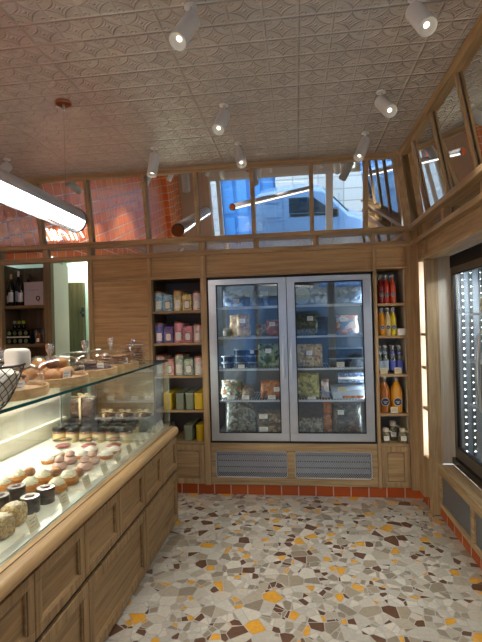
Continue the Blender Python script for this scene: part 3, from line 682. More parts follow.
rows = [(zl[0], 'top', [('pale blue', (158, 196, 216), 'r'), ('pale blue', (172, 204, 220), 's'), ('pale yellow', (214, 194, 138), 'r'), ('butter yellow', (210, 188, 128), 's'), ('white and pink', (226, 206, 208), 'r')]),
        (zl[1], 'second', [('lavender blue', (112, 118, 186), 'r'), ('violet', (128, 108, 172), 's'), ('rose pink', (208, 144, 160), 'r'), ('dusty pink', (200, 134, 146), 's'), ('white and red', (222, 200, 198), 'r')]),
        (zl[2], 'third', [('blush pink', (224, 180, 176), 'r'), ('salmon pink', (218, 150, 140), 's'), ('sage green', (184, 196, 182), 'r'), ('grey green', (160, 176, 160), 's'), ('white and rose', (226, 204, 202), 'r')])]
for z, nm, tins in rows:
    for i, (cn, c, kind) in enumerate(tins):
        x = -1.232+i*0.0885; h = (0.165 if kind == 'r' else 0.135) if i != 4 else 0.15
        if i == 2: h = 0.172
        for j in range(3):
            pos = ('in front', 'one behind', 'at the back')[j]
            shp = 'round copper lidded tin' if kind == 'r' else 'square tin with cream label'
            lb = '%s %s %s, %s shelf' % (cn, shp, pos, nm)
            if j == 0:
                t0 = thing('round_tin' if kind == 'r' else 'square_tin', lb, 'tin', (x, YB+0.072, z), 0, 'pastel tins on the left shelves')
                (tinround if kind == 'r' else tinsquare)(t0, cmat(cn.replace(' ', '_')+nm, c), h, 0.0425 if kind == 'r' else 0.083)
            else: dup(t0, (x, YB+0.072+0.098*j, z), lb)
sage = plain('sage_tin', (134, 140, 118), 0.4, var=0.04); yel = plain('yellow_tin', (222, 184, 34), 0.4, var=0.04); sager = sage
def plaintin(t, m, h, w, d_, kind):
    if kind == 's':
        MB().box(-w/2, w/2, -d_/2, d_/2, 0, h).build('tin_body', m, t, bev=0.010); MB().box(-w/2-0.001, w/2+0.001, -d_/2-0.001, d_/2+0.001, h-0.022, h+0.004).build('lid', m, t, bev=0.008)
    else:
        MB().lathe([(w/2-0.002, 0), (w/2, 0.003), (w/2, h-0.02)], n=28).build('tin_body', m, t, smooth=True); MB().lathe([(w/2+0.0015, h-0.02), (w/2+0.0015, h), (w/2-0.004, h+0.004)], n=28).build('lid', m, t, smooth=True)
for z, nm, items in ((zl[3], 'fourth', [(-1.165, 'yellow', yel, 's'), (-1.055, 'sage green', sage, 's'), (-0.965, 'sage green', sage, 's'), (-0.882, 'yellow', yel, 's')]),
                     (0.456, 'lowest', [(-1.235, 'white labelled', paper, 's'), (-0.985, 'sage green', sage, 's'), (-0.880, 'yellow', yel, 'r')])):
    for q, (x, cn, m, k) in enumerate(items):
        t0 = None
        for j in range(4 if k == 's' else 2):
            nb = ('beside the glass case', 'left of its twin', 'right of its twin', 'against the fridge side')[q] if nm == 'fourth' else ('beside the counter', 'in the middle', 'against the fridge side')[q]
            lb = '%s %s tin %s, %s from front, %s shelf' % (cn, 'square' if k == 's' else 'round', nb, ('first', 'second', 'third', 'fourth')[j], nm)
            hh = 0.148 if nm == 'fourth' else (0.135 if k == 's' else 0.14)
            if cn.startswith('white'): hh = 0.10
            if t0 is None:
                t0 = thing('tea_tin', lb, 'tin', (x, YB+0.062, z), 0, 'plain tins on the lower left shelves'); plaintin(t0, m, hh, 0.075, 0.07, k)
            else: dup(t0, (x, YB+0.062+0.086*j, z), lb)

# ---- bottles, right shelves
badge = plain('navy_badge', (34, 38, 52), 0.4); badger = plain('badge_ring', (170, 174, 178), 0.4)
def juice(t, m, h, r):
    MB().lathe([(r*0.9, 0), (r, 0.004), (r, h*0.55), (r*0.86, h*0.66), (r*0.42, h*0.80), (r*0.36, h*0.84)], n=24).build('bottle_juice', m, t, smooth=True)
    MB().lathe([(r*0.38, h*0.84), (r*0.36, h*0.93), (r*0.42, h*0.935), (r*0.42, h*0.96)], n=20).build('bottle_neck', thin_glass('clear_neck', (0.75, 0.78, 0.8), 0.25, 0.9), t, smooth=True)
    c = MB().lathe([(r*0.30, h*0.96), (r*0.36, h*0.975), (r*0.28, h)], n=16); c.tube([(-r*0.40, 0, h*0.90), (-r*0.44, 0, h*0.97), (-r*0.2, 0, h*1.005), (r*0.2, 0, h*1.005), (r*0.44, 0, h*0.97), (r*0.40, 0, h*0.90)], 0.0018, 6)
    c.build('swing_stopper', plain('stopper', (196, 200, 206), 0.3, 0.3), t, smooth=True)
    MB().lathe([(0, 0), (r*0.72, 0), (r*0.72, 0.0012), (0, 0.0012)], (0, -r-0.0002, h*0.30), 24, (0, -1, 0)).build('label_rim', badger, t)
    o = MB().lathe([(0, 0), (r*0.62, 0), (r*0.62, 0.0012), (0, 0.0012)], (0, -r-0.0012, h*0.30), 24, (0, -1, 0)).build('round_label', badge, t)
    MB().box(-r*0.38, r*0.38, -r-0.0034, -r-0.0025, h*0.30, h*0.30+r*0.10).box(-r*0.2, r*0.2, -r-0.0034, -r-0.0025, h*0.30-r*0.3, h*0.30-r*0.1).build('label_print', badger, o)
def jm(n, c): return plain('juice_'+n, c, 0.08, var=0.05, coat=0.5)
for z, lst, hh in ((zr[0], [(0.722, 'deep red', (132, 16, 20)), (0.765, 'red', (168, 30, 22)), (0.817, 'orange red', (190, 62, 28))], 0.245), (zr[1], [(0.722, 'orange', (214, 140, 16)), (0.768, 'cloudy pale', (196, 178, 130)), (0.815, 'yellow', (206, 186, 34))], 0.235)):
    for x, cn, c in lst:
        for j in range(2):
            lb = '%s juice bottle with round navy label, %s row, %s bottle shelf' % (cn, ('front', 'back')[j], 'top' if z == zr[0] else 'second')
            if j == 0: t0 = thing('juice_bottle', lb, 'bottle', (x, YB+0.06, z), 0, 'juice bottles on the right shelves'); juice(t0, jm(cn.replace(' ', '_'), c), hh, 0.0245)
            else: dup(t0, (x, YB+0.125, z), lb)
t = thing('small_carton', 'small white box beside the yellow juice bottle', 'box', (0.873, YB+0.055, zr[1])); MB().box(-0.030, 0.030, -0.03, 0.03, 0, 0.055).build('carton', paper, t, bev=0.003); MB().box(-0.031, 0.031, -0.031, 0.031, 0.042, 0.057).build('lid', white, t, bev=0.002)
gl_b = thin_glass('tonic_glass', (0.72, 0.82, 0.80), 0.16, 0.9); tonic = plain('tonic_label', (170, 190, 206), 0.4); bluel = plain('blue_label', (84, 96, 190), 0.4)
for i, (x, m, nm) in enumerate(((0.700, tonic, 'nearest the fridge'), (0.745, tonic, 'second from the fridge'), (0.805, bluel, 'with blue label left of the other blue one'), (0.862, bluel, 'with blue label nearest the corner'))):
    for j in range(2):
        lb = 'clear tonic bottle %s, %s row' % (nm, ('front', 'back')[j])
        if j == 0:
            t0 = thing('tonic_bottle', lb, 'bottle', (x, YB+0.07, zr[2]), 0, 'clear bottles on the third bottle shelf')
            r = 0.026; h = 0.235
            MB().lathe([(0, 0.001), (r*0.9, 0), (r, 0.004), (r, h*0.5), (r*0.8, h*0.62), (r*0.42, h*0.78), (r*0.38, h*0.94)], n=24).build('bottle_glass', gl_b, t0, smooth=True)
            MB().lathe([(r*0.46, h*0.94), (r*0.48, h*0.955), (r*0.42, h)], n=16).build('crown_cap', plain('cap_silver', (190, 192, 196), 0.3, 0.6), t0, smooth=True)
            MB().lathe([(r+0.0006, h*0.12), (r+0.0006, h*0.46)], n=24).build('wrap_label', m, t0, smooth=True)
            MB().lathe([(r*0.62, h*0.70), (r*0.52, h*0.78)], n=20).build('neck_label', m, t0, smooth=True)
        else: dup(t0, (x, YB+0.14, zr[2]), lb)
for x, z, nm in ((0.72, zr[2], 'left of two on the tonic shelf'), (0.835, zr[2], 'right of two on the tonic shelf'), (0.795, zr[3], 'in front of the two big orange bottles')):
    t = thing('price_card', 'buff price card '+nm, 'price card', (x, YB+0.022, z+0.028), 0); card(t, 0, 0, 0, 0.058, 0.05, m=tagm)
for x, nm, c in ((0.728, 'left big amber', (160, 92, 16)), (0.830, 'right big orange', (214, 146, 20))):
    t = thing('large_juice_bottle', '%s juice bottle with round navy badge on the fourth shelf' % nm, 'bottle', (x, YB+0.085, zr[3]), 0, 'large juice bottles'); juice(t, jm(nm.replace(' ', '_'), c), 0.315, 0.049)
herb = food('dried_herbs', [(120, 116, 88), (160, 150, 120), (90, 92, 70)], 90, bmp=0.3)
clothm = plain('linen_cap', (206, 196, 178), 0.8, var=0.08, bmp=0.3)
for x, y, h, nm in ((0.725, 0.05, 0.12, 'front left'), (0.865, 0.05, 0.12, 'front right'), (0.80, 0.13, 0.16, 'tall one behind')):
    t = thing('spice_jar', '%s corked spice jar with cloth top on the lowest bottle shelf' % nm, 'jar', (x, YB+y, 0.456), 0, 'jars on the lowest bottle shelf')
    MB().lathe([(0.034, 0), (0.036, 0.004), (0.036, h*0.6), (0.022, h*0.74)], n=24).build('jar_contents', herb, t, smooth=True)
    MB().lathe([(0.024, h*0.74), (0.022, h*0.80), (0.026, h*0.82), (0.026, h*0.95), (0.018, h)], n=20).build('stopper', clothm, t, smooth=True)
    MB().tube([(0.024, -0.01, h*0.8), (0.05, -0.02, h*0.72), (0.062, -0.026, h*0.58)], [0.008, 0.006, 0.002], 8).build('cloth_tail', clothm, t, smooth=True)
    card(t, 0.0, -0.038, h*0.33, 0.044, 0.036)

# ================================================================== SIDE FRIDGE (right wall)
sf = thing('side_fridge', 'dark framed glass door drinks fridge recessed in the right wall', 'fridge', (1.195, 2.40, 0.40))
MB().box(0.44, 0.47, -1.15, 1.13, 0.0, 1.55).box(0.02, 0.47, -1.15, 1.13, 1.52, 1.55).box(0.02, 0.47, -1.15, 1.13, -0.02, 0.02).box(0.02, 0.47, 1.11, 1.14, 0.02, 1.52).box(0.02, 0.47, -1.15, -1.12, 0.02, 1.52).build('cabinet_shell', plain('fridge_inner_steel', (176, 186, 194), 0.3), sf)
MB().box(-0.045, 0.0, -1.15, 1.13, -0.012, 0.034).build('black_plinth', blackgl, sf)
MB().box(-0.02, 0.02, -1.15, 1.14, 1.475, 1.565).build('black_header', black, sf)
def sdoor(y0, y1, hy):
    D = MB(); z0, z1 = 0.035, 1.475; a = 0.052
    D.box(-0.018, 0.015, y0, y1, z0, z0+a+0.03).box(-0.018, 0.015, y0, y1, z1-a, z1).box(-0.018, 0.015, y0, y0+a, z0+a, z1-a).box(-0.018, 0.015, y1-a, y1, z0+a, z1-a)
    o = D.build('door', dsteel, sf, bev=0.002)
    MB().box(-0.006, 0.0, y0+a, y1-a, z0+a+0.03, z1-a).build('glass_pane', thin_glass('side_fridge_glass', (0.9, 0.94, 0.96), 0.10, 0.8), o)
    ya, yb, za, zb = y0+a, y1-a, z0+a+0.03, z1-a
    MB().box(-0.0195, -0.002, ya, yb, za, za+0.008).box(-0.0195, -0.002, ya, yb, zb-0.008, zb).box(-0.0195, -0.002, ya, ya+0.008, za, zb).box(-0.0195, -0.002, yb-0.008, yb, za, zb).build('gasket', black, o)
    MB().tube([(-0.02, hy, 0.46), (-0.05, hy, 0.50), (-0.065, hy, 0.68), (-0.065, hy, 0.80), (-0.05, hy, 0.98), (-0.02, hy, 1.02)], 0.009, 10).build('handle', steel, o, smooth=True)
sdoor(0.515, 1.138, 0.55); sdoor(-0.09, 0.51, -0.05); sdoor(-0.695, -0.095, -0.65)
ledm = emit('led_white', (225, 245, 255), 9)
for dx, dy, r in ((0.05, 1.09, 0.0055), (0.11, 1.09, 0.004), (0.18, 1.09, 0.003)):  # first column is the strip; two smaller glowing copies imitate its reflections
    st = MB().box(dx-0.012, dx+0.012, dy+0.004, dy+0.012, 0.05, 1.50).build('led_strip_and_reflection', greyshell, sf)
    L = MB(); k = 0
    for k in range(27): L.lathe([(0, 0), (r, 0), (r*0.8, 0.003), (0, 0.004)], (dx, dy+0.003, 0.09+k*0.0515), 8, (0, -1, 0))
    L.build('led_dots_and_reflection', ledm, st)
for z in (0.45, 0.78, 1.12):
    s_ = MB().box(0.06, 0.07, -1.1, 1.04, z-0.012, z+0.004)
    for k in range(9): s_.box(0.07, 0.43, -1.1+k*0.265, -1.094+k*0.265, z-0.006, z)
    for k in range(6): s_.box(0.12+k*0.055, 0.124+k*0.055, -1.1, 1.04, z-0.004, z+0.001)
    s_.build('wire_shelf', plain('shelf_wire_white', (206, 212, 218), 0.4, 0.2), sf)
sc_ = 0
for z, lev in ((0.50+0.344, 'lowest'), (0.40+0.784, 'middle'), (0.40+1.124, 'top')):
    z = {'lowest': 0.854, 'middle': 1.184, 'top': 1.524}[lev]
    for j, y in enumerate((3.22, 3.03, 2.83)):
        t = thing('cold_pack', 'clear wrapped food pack on the %s shelf of the side fridge, %s' % (lev, ('farthest from the viewer', 'middle one', 'nearest the viewer')[j]), 'food pack', (1.34, y, z+0.001), 0.2*j, 'packs in the side fridge')
        MB().bag(0.16, 0.10, 0.11, j+z, 0.7).build('pack_contents', (mixed, bluep, beans)[(j+sc_) % 3], t, smooth=True, angle=1.5); card(t, 0, -0.058, 0.04, 0.06, 0.04)
    sc_ += 1
for j, y in enumerate((3.18, 3.02, 2.86)):
    t = thing('cold_jar', 'small glass jar on the floor of the side fridge, %s' % ('farthest in', 'middle one', 'nearest the viewer')[j], 'jar', (1.34, y, 0.421), 0, 'jars in the side fridge')
    MB().lathe([(0.034, 0), (0.038, 0.005), (0.038, 0.08), (0.03, 0.09)], n=20).build('jar_contents', greyf, t, smooth=True); MB().lathe([(0.033, 0.09), (0.035, 0.092), (0.035, 0.108), (0.03, 0.11)], n=20).build('lid', white, t, smooth=True)
# ledge and vent panels below
vl = thing('vent_cabinet', 'low oak ledge with grey mesh vents below the side fridge', 'vent panel', (XR, 2.40, 0.0))
MB().box(-0.008, 0.105, -1.15, 1.098, 0.362, 0.385).build('ledge', oakY, vl, bev=0.004)
V = MB(); V.box(-0.004, 0.02, -1.15, 1.098, 0.07, 0.105).box(-0.004, 0.02, -1.15, 1.098, 0.318, 0.362)
for y0, y1 in ((1.063, 1.098), (0.45, 0.50), (-0.12, -0.07), (-0.69, -0.64)): V.box(-0.004, 0.02, y0, y1, 0.105, 0.318)
V.build('oak_frame', oakY, vl, bev=0.003)
for y0, y1 in ((0.50, 1.063), (-0.07, 0.45), (-0.64, -0.12)): MB().box(0.010, 0.014, y0, y1, 0.105, 0.318).build('mesh_grille', plain('grey_mesh', (112, 114, 118), 0.5, 0.3, 0.12, 300), vl)
# white niche with small shelves
nz = thing('niche', 'slim white lit niche with small oak shelves in the right wall', 'niche', (1.06, 3.61, 0))
MB().box(0.10, 0.11, -0.055, 0.055, 0.40, 1.945).box(-0.083, 0.10, 0.046, 0.052, 0.40, 1.945).box(-0.03, 0.10, -0.055, -0.050, 0.40, 1.945).build('niche_lining', plain('niche_white', (236, 226, 212), 0.6, var=0.02), nz)
for z in (0.41, 0.80, 1.12, 1.38): MB().box(-0.078, 0.10, -0.05, 0.045, z-0.02, z).build('shelf', oakY, nz)
t = thing('round_bottle', 'dark round bottle standing in the white niche', 'bottle', (1.10, 3.60, 0.80)); MB().lathe([(0.024, 0), (0.026, 0.004), (0.026, 0.07), (0.012, 0.10), (0.012, 0.13)], n=20).build('bottle_body', blackgl, t, smooth=True); MB().lathe([(0.013, 0.13), (0.013, 0.145)], n=16).build('cap', black, t, smooth=True)
t = thing('niche_glass', 'small clear glass in the white niche', 'glass', (1.09, 3.60, 1.12)); MB().lathe([(0.02, 0), (0.024, 0.08)], n=20).build('glass_wall', glass_dome, t, smooth=True); MB().lathe([(0.0, 0.001), (0.019, 0.001), (0.019, 0.006), (0, 0.006)], n=20).build('glass_base', glass_knob, t)

# ================================================================== LEFT ALCOVE (wine)
al = thing('wine_alcove', 'smoked oak alcove with wine bottles beside the back room opening', 'shelving', (-2.5, YB+0.05, 0))
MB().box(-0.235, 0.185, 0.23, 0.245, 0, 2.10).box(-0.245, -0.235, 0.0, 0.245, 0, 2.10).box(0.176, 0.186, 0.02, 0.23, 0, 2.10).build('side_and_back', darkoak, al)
MB().box(0.187, 0.258, -0.045, 0.008, 0, 2.10).build('front_post', wood('olive_oak', (96, 84, 56), (128, 112, 78), 'Z'), al, bev=0.002)
for z in (1.716, 1.352, 0.95): MB().box(-0.234, 0.175, -0.02, 0.23, z-0.028, z).build('shelf', wood('olive_oak_x', (104, 90, 60), (136, 118, 82), 'X'), al, bev=0.002)
bg_gl = plain('dark_bottle_glass', (14, 18, 16), 0.08); 
def wine(t, h, r, lm, cap):
    MB().lathe([(r*0.9, 0), (r, 0.004), (r, h*0.60), (r*0.8, h*0.68), (r*0.38, h*0.78), (r*0.36, h*0.88)], n=24).build('bottle_body', bg_gl, t, smooth=True)
    MB().lathe([(r*0.40, h*0.84), (r*0.40, h)], n=20).build('foil_capsule', cap, t, smooth=True)
    vs, fs = [], []; n = 10
    for z in (h*0.12, h*0.42):
        for k in range(n+1): a = -PI/2-1.0+2.0*k/n; vs.append((math.cos(a)*(r+0.0008), math.sin(a)*(r+0.0008), z))
    for k in range(n): fs.append((k, k+1, n+2+k, n+1+k))
    MB().add(vs, fs).build('paper_label', lm, t, smooth=True)
lw_, lb_ = plain('wine_label_white', (196, 196, 196), 0.7), plain('wine_label_blue', (120, 150, 180), 0.7)
for x, y, h, lm, cc, nm in ((-2.715, 0.10, 0.24, lw_, (20, 20, 22), 'leftmost, shorter one'), (-2.672, 0.06, 0.30, lw_, (150, 110, 90), 'with copper coloured foil'), (-2.617, 0.09, 0.33, lb_, (190, 190, 192), 'tallest, with silver foil'),
                         (-2.572, 0.06, 0.29, lw_, (20, 20, 22), 'with black foil, right of the tallest'), (-2.545, 0.14, 0.31, lw_, (20, 20, 22), 'half hidden behind the others'), (-2.515, 0.07, 0.22, lw_, (24, 24, 26), 'beside the grey box')):
    t = thing('wine_bottle', 'dark wine bottle, %s, on the upper alcove shelf' % nm, 'wine bottle', (x, YB+y, 1.716), 0, 'wine bottles on the upper alcove shelf'); wine(t, h, 0.030 if 'beside' not in nm else 0.022, lm, plain('foil%d' % sum(cc), cc, 0.35, 0.4))
t = thing('gift_box', 'square grey gift box with a small dark emblem on the wine shelf', 'box', (-2.425, YB+0.10, 1.7165)); MB().box(-0.095, 0.095, -0.08, 0.10, 0, 0.215).build('box_body', plain('grey_box', (168, 160, 164), 0.6, var=0.03), t, bev=0.003)
em = MB(); em.tube([(0.045+0.016*math.cos(a), -0.0815, 0.062+0.018*math.sin(a)) for a in [2*PI*k/16 for k in range(16)]], 0.005, 6, closed=True); em.tube([(0.05, -0.0815, 0.05), (0.045, -0.0815, 0.036), (0.056, -0.0815, 0.034)], 0.004, 6); em.build('emblem', black, t, smooth=True)
MB().box(-0.055, 0.05, -0.0812, -0.0802, 0.138, 0.141).build('title_line', ink, t)
for k in range(8):
    x = -2.70+(k % 4)*0.056; row = k//4
    t = thing('lying_bottle', 'dark bottle lying on its side in the rack, %s row, %s' % (('lower', 'upper')[row], ('leftmost', 'second from left', 'third from left', 'rightmost')[k % 4]), 'wine bottle', (x, YB+0.05, 1.352+0.030+row*0.075), 0, 'bottles lying in the lower alcove rack')
    MB().lathe([(0.0, 0), (0.024, 0.0), (0.026, 0.004), (0.026, 0.18), (0.012, 0.22), (0.011, 0.26)], n=20, axis=(0, 1, 0)).build('bottle_body', bg_gl, t, smooth=True)
    MB().lathe([(0.0, 0), (0.019, 0), (0.019, 0.0015), (0, 0.0015)], (0, -0.0016, 0), 20, (0, 1, 0)).build('base_disc', plain('olive_base', (88, 104, 72), 0.4), t)
t = thing('bottle_rack', 'dark wire rack holding the lying bottles on the lower alcove shelf', 'rack', (-2.62, YB+0.06, 1.352)); r_ = MB()
for z in (0.069, 0.139): r_.box(-0.115, 0.125, 0.0, 0.20, z-0.0035, z)
for x in (-0.118, 0.128): r_.box(x-0.003, x+0.003, 0, 0.2, 0, 0.145)
r_.build('rack_frame', black, t)
MB().box(-0.11, 0.118, -0.006, -0.002, 0.062, 0.074).build('front_bar', plain('rack_label', (196, 200, 190), 0.5), t)
for k in range(3):
    t = thing('small_bottle', 'yellow green capped bottle on the rack, %s' % ('leftmost', 'middle one', 'rightmost')[k], 'bottle', (-2.70+k*0.045, YB+0.14, 1.4915), 0, 'small bottles on top of the rack')
    MB().lathe([(0.016, 0), (0.018, 0.004), (0.018, 0.04), (0.010, 0.055)], n=16).build('bottle_body', bg_gl, t, smooth=True); MB().lathe([(0.014, 0.055), (0.014, 0.082), (0.012, 0.084)], n=16).build('cap', plain('lime_cap', (176, 186, 40), 0.4) if k else plain('grey_cap', (140, 140, 120), 0.4), t, smooth=True)
for k, (x, y) in enumerate(((-2.455, 0.09), (-2.415, 0.14), (-2.375, 0.08), (-2.365, 0.16))):
    t = thing('drinking_glass', 'clear stemmed glass on the lower alcove shelf, %s' % ('next to the rack', 'behind the first', 'front right', 'back right')[k], 'glass', (x, YB+y, 1.353), 0, 'glasses in the alcove')
    MB().lathe([(0.022, 0), (0.022, 0.003), (0.004, 0.008), (0.004, 0.05)], n=20).build('stem', glass_knob, t, smooth=True); MB().lathe([(0.004, 0.05), (0.024, 0.075), (0.027, 0.10), (0.023, 0.135)], n=20).build('bowl', glass_dome, t, smooth=True)
t = thing('syrup_bottle', 'small amber bottle with white label beside the alcove glasses', 'bottle', (-2.405, YB+0.06, 1.353)); MB().lathe([(0.016, 0), (0.018, 0.004), (0.018, 0.06), (0.009, 0.08), (0.009, 0.10)], n=18).build('bottle_body', plain('amber_glass', (128, 76, 32), 0.1), t, smooth=True); card(t, 0, -0.0195, 0.035, 0.024, 0.03)

# ================================================================== COUNTER AND PASTRY CASE
YE, YS = 3.274, -0.4
ct = thing('pastry_counter', 'long low oak counter with framed drawer panels under the pastry case', 'counter', (-0.93, YE, 0))
L0 = YS-YE
C_ = MB(); C_.box(-0.86, -0.056, L0, -0.001, 0.0, 0.718).box(-0.056, -0.022, L0, -0.001, 0.0, 0.655); C_.build('carcass', cntZ, ct, bev=0.002)
C_ = MB(); poly = [(-0.055, 0.66), (0.002, 0.66), (0.010, 0.668), (0.014, 0.688), (0.012, 0.706), (0.002, 0.719), (-0.055, 0.722)]
C_.prism(poly, 'Y', L0, 0.0); C_.build('nosing', nosY, ct, smooth=True, angle=0.9)
MB().box(-0.028, -0.0255, L0, -0.002, 0.7215, 0.7235).build('groove_line', plain('groove_dark', (84, 56, 34), 0.6), ct)
def fpanel(y0, y1, z0, z1, k=0.045, name='drawer'):
    f = MB(); f.box(-0.022, -0.002, y0, y1, z0, z0+k).box(-0.022, -0.002, y0, y1, z1-k, z1).box(-0.022, -0.002, y0, y0+k, z0+k, z1-k).box(-0.022, -0.002, y1-k, y1, z0+k, z1-k)
    o = f.build(name, cntZ, ct, bev=0.003)
    a, b_, c, d_ = y0+k, y1-k, z0+k, z1-k; q = 0.012
    m = MB(); m.hexa([(-0.004, a, c), (-0.004, b_, c), (-0.020, b_, c), (-0.020, a, c), (-0.014, a, c+q), (-0.014, b_, c+q), (-0.020, b_, c+q), (-0.020, a, c+q)])
    m.hexa([(-0.014, a, d_-q), (-0.014, b_, d_-q), (-0.020, b_, d_-q), (-0.020, a, d_-q), (-0.004, a, d_), (-0.004, b_, d_), (-0.020, b_, d_), (-0.020, a, d_)])
    m.box(-0.020, -0.006, a, a+q*0.7, c, d_).box(-0.020, -0.006, b_-q*0.7, b_, c, d_); m.build('inner_moulding', cntY, o, bev=0.003)
    MB().box(-0.0215, -0.016, a, b_, c, d_).build('inset_panel', cntY, o)
ye = [3.274, 2.901, 2.557, 2.178, 1.803, 1.437, 1.06, 0.69, 0.32, -0.05, -0.4]
for i in range(len(ye)-1): fpanel(ye[i+1]-YE+0.002, ye[i]-YE-0.002, 0.410, 0.645, 0.040)
yl = [3.274, 2.557, 1.83, 1.10, 0.37, -0.4]
for i in range(len(yl)-1): fpanel(yl[i+1]-YE+0.002, yl[i]-YE-0.002, 0.02, 0.385, 0.050, 'large_door')
MB().box(-0.022, -0.019, L0, -0.002, 0.385, 0.410).build('shadow_gap', plain('gap_dark', (40, 28, 18), 0.8), ct)

pc = thing('pastry_case', 'long glass pastry case with green edged top standing on the oak counter', 'display case', (-0.985, YE, 0.722))
D0 = L0
MB().box(-0.93, 0.0, D0, -0.001, -0.003, 0.0).build('deck', cream, pc, bev=0.001)
MB().box(-0.045, -0.004, D0, -0.002, 0.0005, 0.0065).build('front_ledge', plain('ledge_metal', (196, 198, 192), 0.3, 0.4), pc)
MB().box(-0.78, -0.765, D0, -0.17, 0.0, 0.497).box(-0.765, -0.735, D0, -0.17, 0.095, 0.115).box(-0.765, -0.745, D0, -0.17, 0.26, 0.29).build('back_panels', cream, pc, bev=0.003)
MB().box(-0.003, 0.003, D0, 0.0, 0.0, 0.497).build('front_glass', glass_case, pc)
MB().box(-0.92, -0.005, -0.008, -0.002, 0.0, 0.497).build('end_glass', glass_case, pc)
MB().box(-0.003, 0.003, 0.0005, 0.0025, 0.0, 0.497).build('front_glass_edge', plain('pale_glass_edge', (150, 176, 172), 0.1), pc)
MB().box(-0.93, 0.0, D0, 0.0, 0.498, 0.508).build('top_glass', glass_top, pc)
MB().box(0.0005, 0.005, D0, 0.005, 0.4965, 0.5085).box(-0.93, 0.0, 0.0005, 0.005, 0.4965, 0.5085).build('top_glass_edge', glass_edge, pc)
for y in (-0.46, -1.5): MB().box(-0.62, -0.614, y-0.006, y+0.006, 0.0, 0.497).build('clear_upright', plain('bright_upright', (150, 156, 150), 0.2, 0.3), pc)
ZD = 0.7225; ZT = 1.2315
# --- pastries
glaze = plain('dark_chocolate', (44, 26, 24), 0.28, var=0.1, coat=0.4)
cake = plain('golden_cake', (196, 130, 58), 0.6, var=0.12, sc=60, bmp=0.3)
choux = plain('choux_brown', (150, 104, 68), 0.6, var=0.2, sc=90, bmp=0.6)
whip = plain('whipped_cream', (240, 234, 208), 0.45, var=0.02)
pink = plain('pink_glaze', (214, 176, 162), 0.25, var=0.04, coat=0.3)
mering = plain('meringue', (244, 240, 230), 0.5, var=0.02)
nuts = food('chopped_nuts', [(196, 164, 112), (160, 120, 70), (214, 190, 142), (180, 146, 96)], 160, bmp=0.8, dist=0.003)
sugar = plain('icing_sugar', (222, 206, 184), 0.8, var=0.2, sc=120, bmp=0.4)
board = plain('silver_board', (176, 166, 148), 0.3, 0.4)
def rowname(x): return 'back row' if x < -1.36 else ('middle row' if x < -1.22 else 'front row')
# nut rounds
first = None
for i, (x, y) in enumerate(((-1.135, 1.625), (-1.118, 1.519), (-1.128, 1.41))):
    lb = 'nut coated round cake dusted with sugar, %s' % ('front row, beside the chocolate cakes', 'front row, second from the chocolate cakes', 'front row, third from the chocolate cakes', 'second row, beside the chocolate cakes', 'second row, further along')[i]
    if first is None:
        first = thing('nut_cake', lb, 'pastry', (x, y, ZD), 0, 'nut cakes in the case')
        MB().blob((0, 0, 0.041), 0.041, 0.041, 0.041, 0.05, 90, 3, 36, 0.45, flat=-0.041).build('cake_body', nuts, first, smooth=True, angle=1.5)
        MB().blob((0, 0, 0.077), 0.028, 0.028, 0.009, 0.35, 80, 5, 28, 0.8).build('sugar_top', sugar, first, smooth=True, angle=1.5)
    else: dup(first, (x, y, ZD), lb, rz=i*1.3)
first = None
for i, (x, y) in enumerate(((-1.142, 1.742), (-1.133, 1.845), (-1.279, 1.851), (-1.284, 1.745))):
    lb = 'dark glossy chocolate cylinder cake, %s, %s' % (rowname(x), 'nearer the cream babas' if y > 1.8 else 'nearer the nut cakes')
    if first is None:
        first = thing('chocolate_cake', lb, 'pastry', (x, y, ZD), 0, 'chocolate cylinder cakes in the case')
        MB().lathe([(0.0, 0), (0.037, 0), (0.039, 0.003), (0.040, 0.060), (0.037, 0.066), (0.0, 0.0665)], n=32).build('cake_body', glaze, first, smooth=True)
        MB().blob((0, 0, 0.066), 0.020, 0.020, 0.004, 0.3, 60, 2, 16).build('topping', plain('cocoa_crumb', (82, 48, 36), 0.7), first, smooth=True, angle=1.5)
        MB().box(-0.012, 0.014, -0.006, 0.004, 0.0695, 0.0715).build('chocolate_chip', glaze, first)
    else: dup(first, (x, y, ZD), lb, rz=i*0.9)
def swirl(mb, r, h, z0, n=9, tw=5.0):
    prof = []; 
    for i in range(15):
        t = i/14; prof.append((r*math.cos(t*PI/2)**0.6 if t < 1 else 0.0005, z0+h*t))
    mb.lathe(prof, n=72, fn=lambda a, z: 1+0.10*math.cos(n*(a+tw*(z-z0)/h*0.35)))
first = None
bab = [(x, y) for y in (1.962, 2.07) for x in (-1.147, -1.283, -1.424)]
for i, (x, y) in enumerate(bab):
    lb = 'golden baba cake with whipped cream swirl, %s, %s' % (rowname(x), 'beside the chocolate cakes' if y < 2 else 'beside the round choux buns')
    if first is None:
        first = thing('cream_baba', lb, 'pastry', (x, y, ZD), 0, 'cream topped babas in the case')
        MB().lathe([(0, 0), (0.046, 0), (0.050, 0.0015), (0, 0.002)], n=32).build('foil_board', board, first, smooth=True)
        MB().lathe([(0, 0.002), (0.034, 0.002), (0.043, 0.012), (0.046, 0.024), (0.040, 0.036), (0.0, 0.040)], n=32).build('cake_body', cake, first, smooth=True)
        s_ = MB(); swirl(s_, 0.036, 0.034, 0.036); s_.build('cream_swirl', whip, first, smooth=True, angle=1.2)
    else: dup(first, (x, y, ZD), lb, rz=i*0.7)
first = None
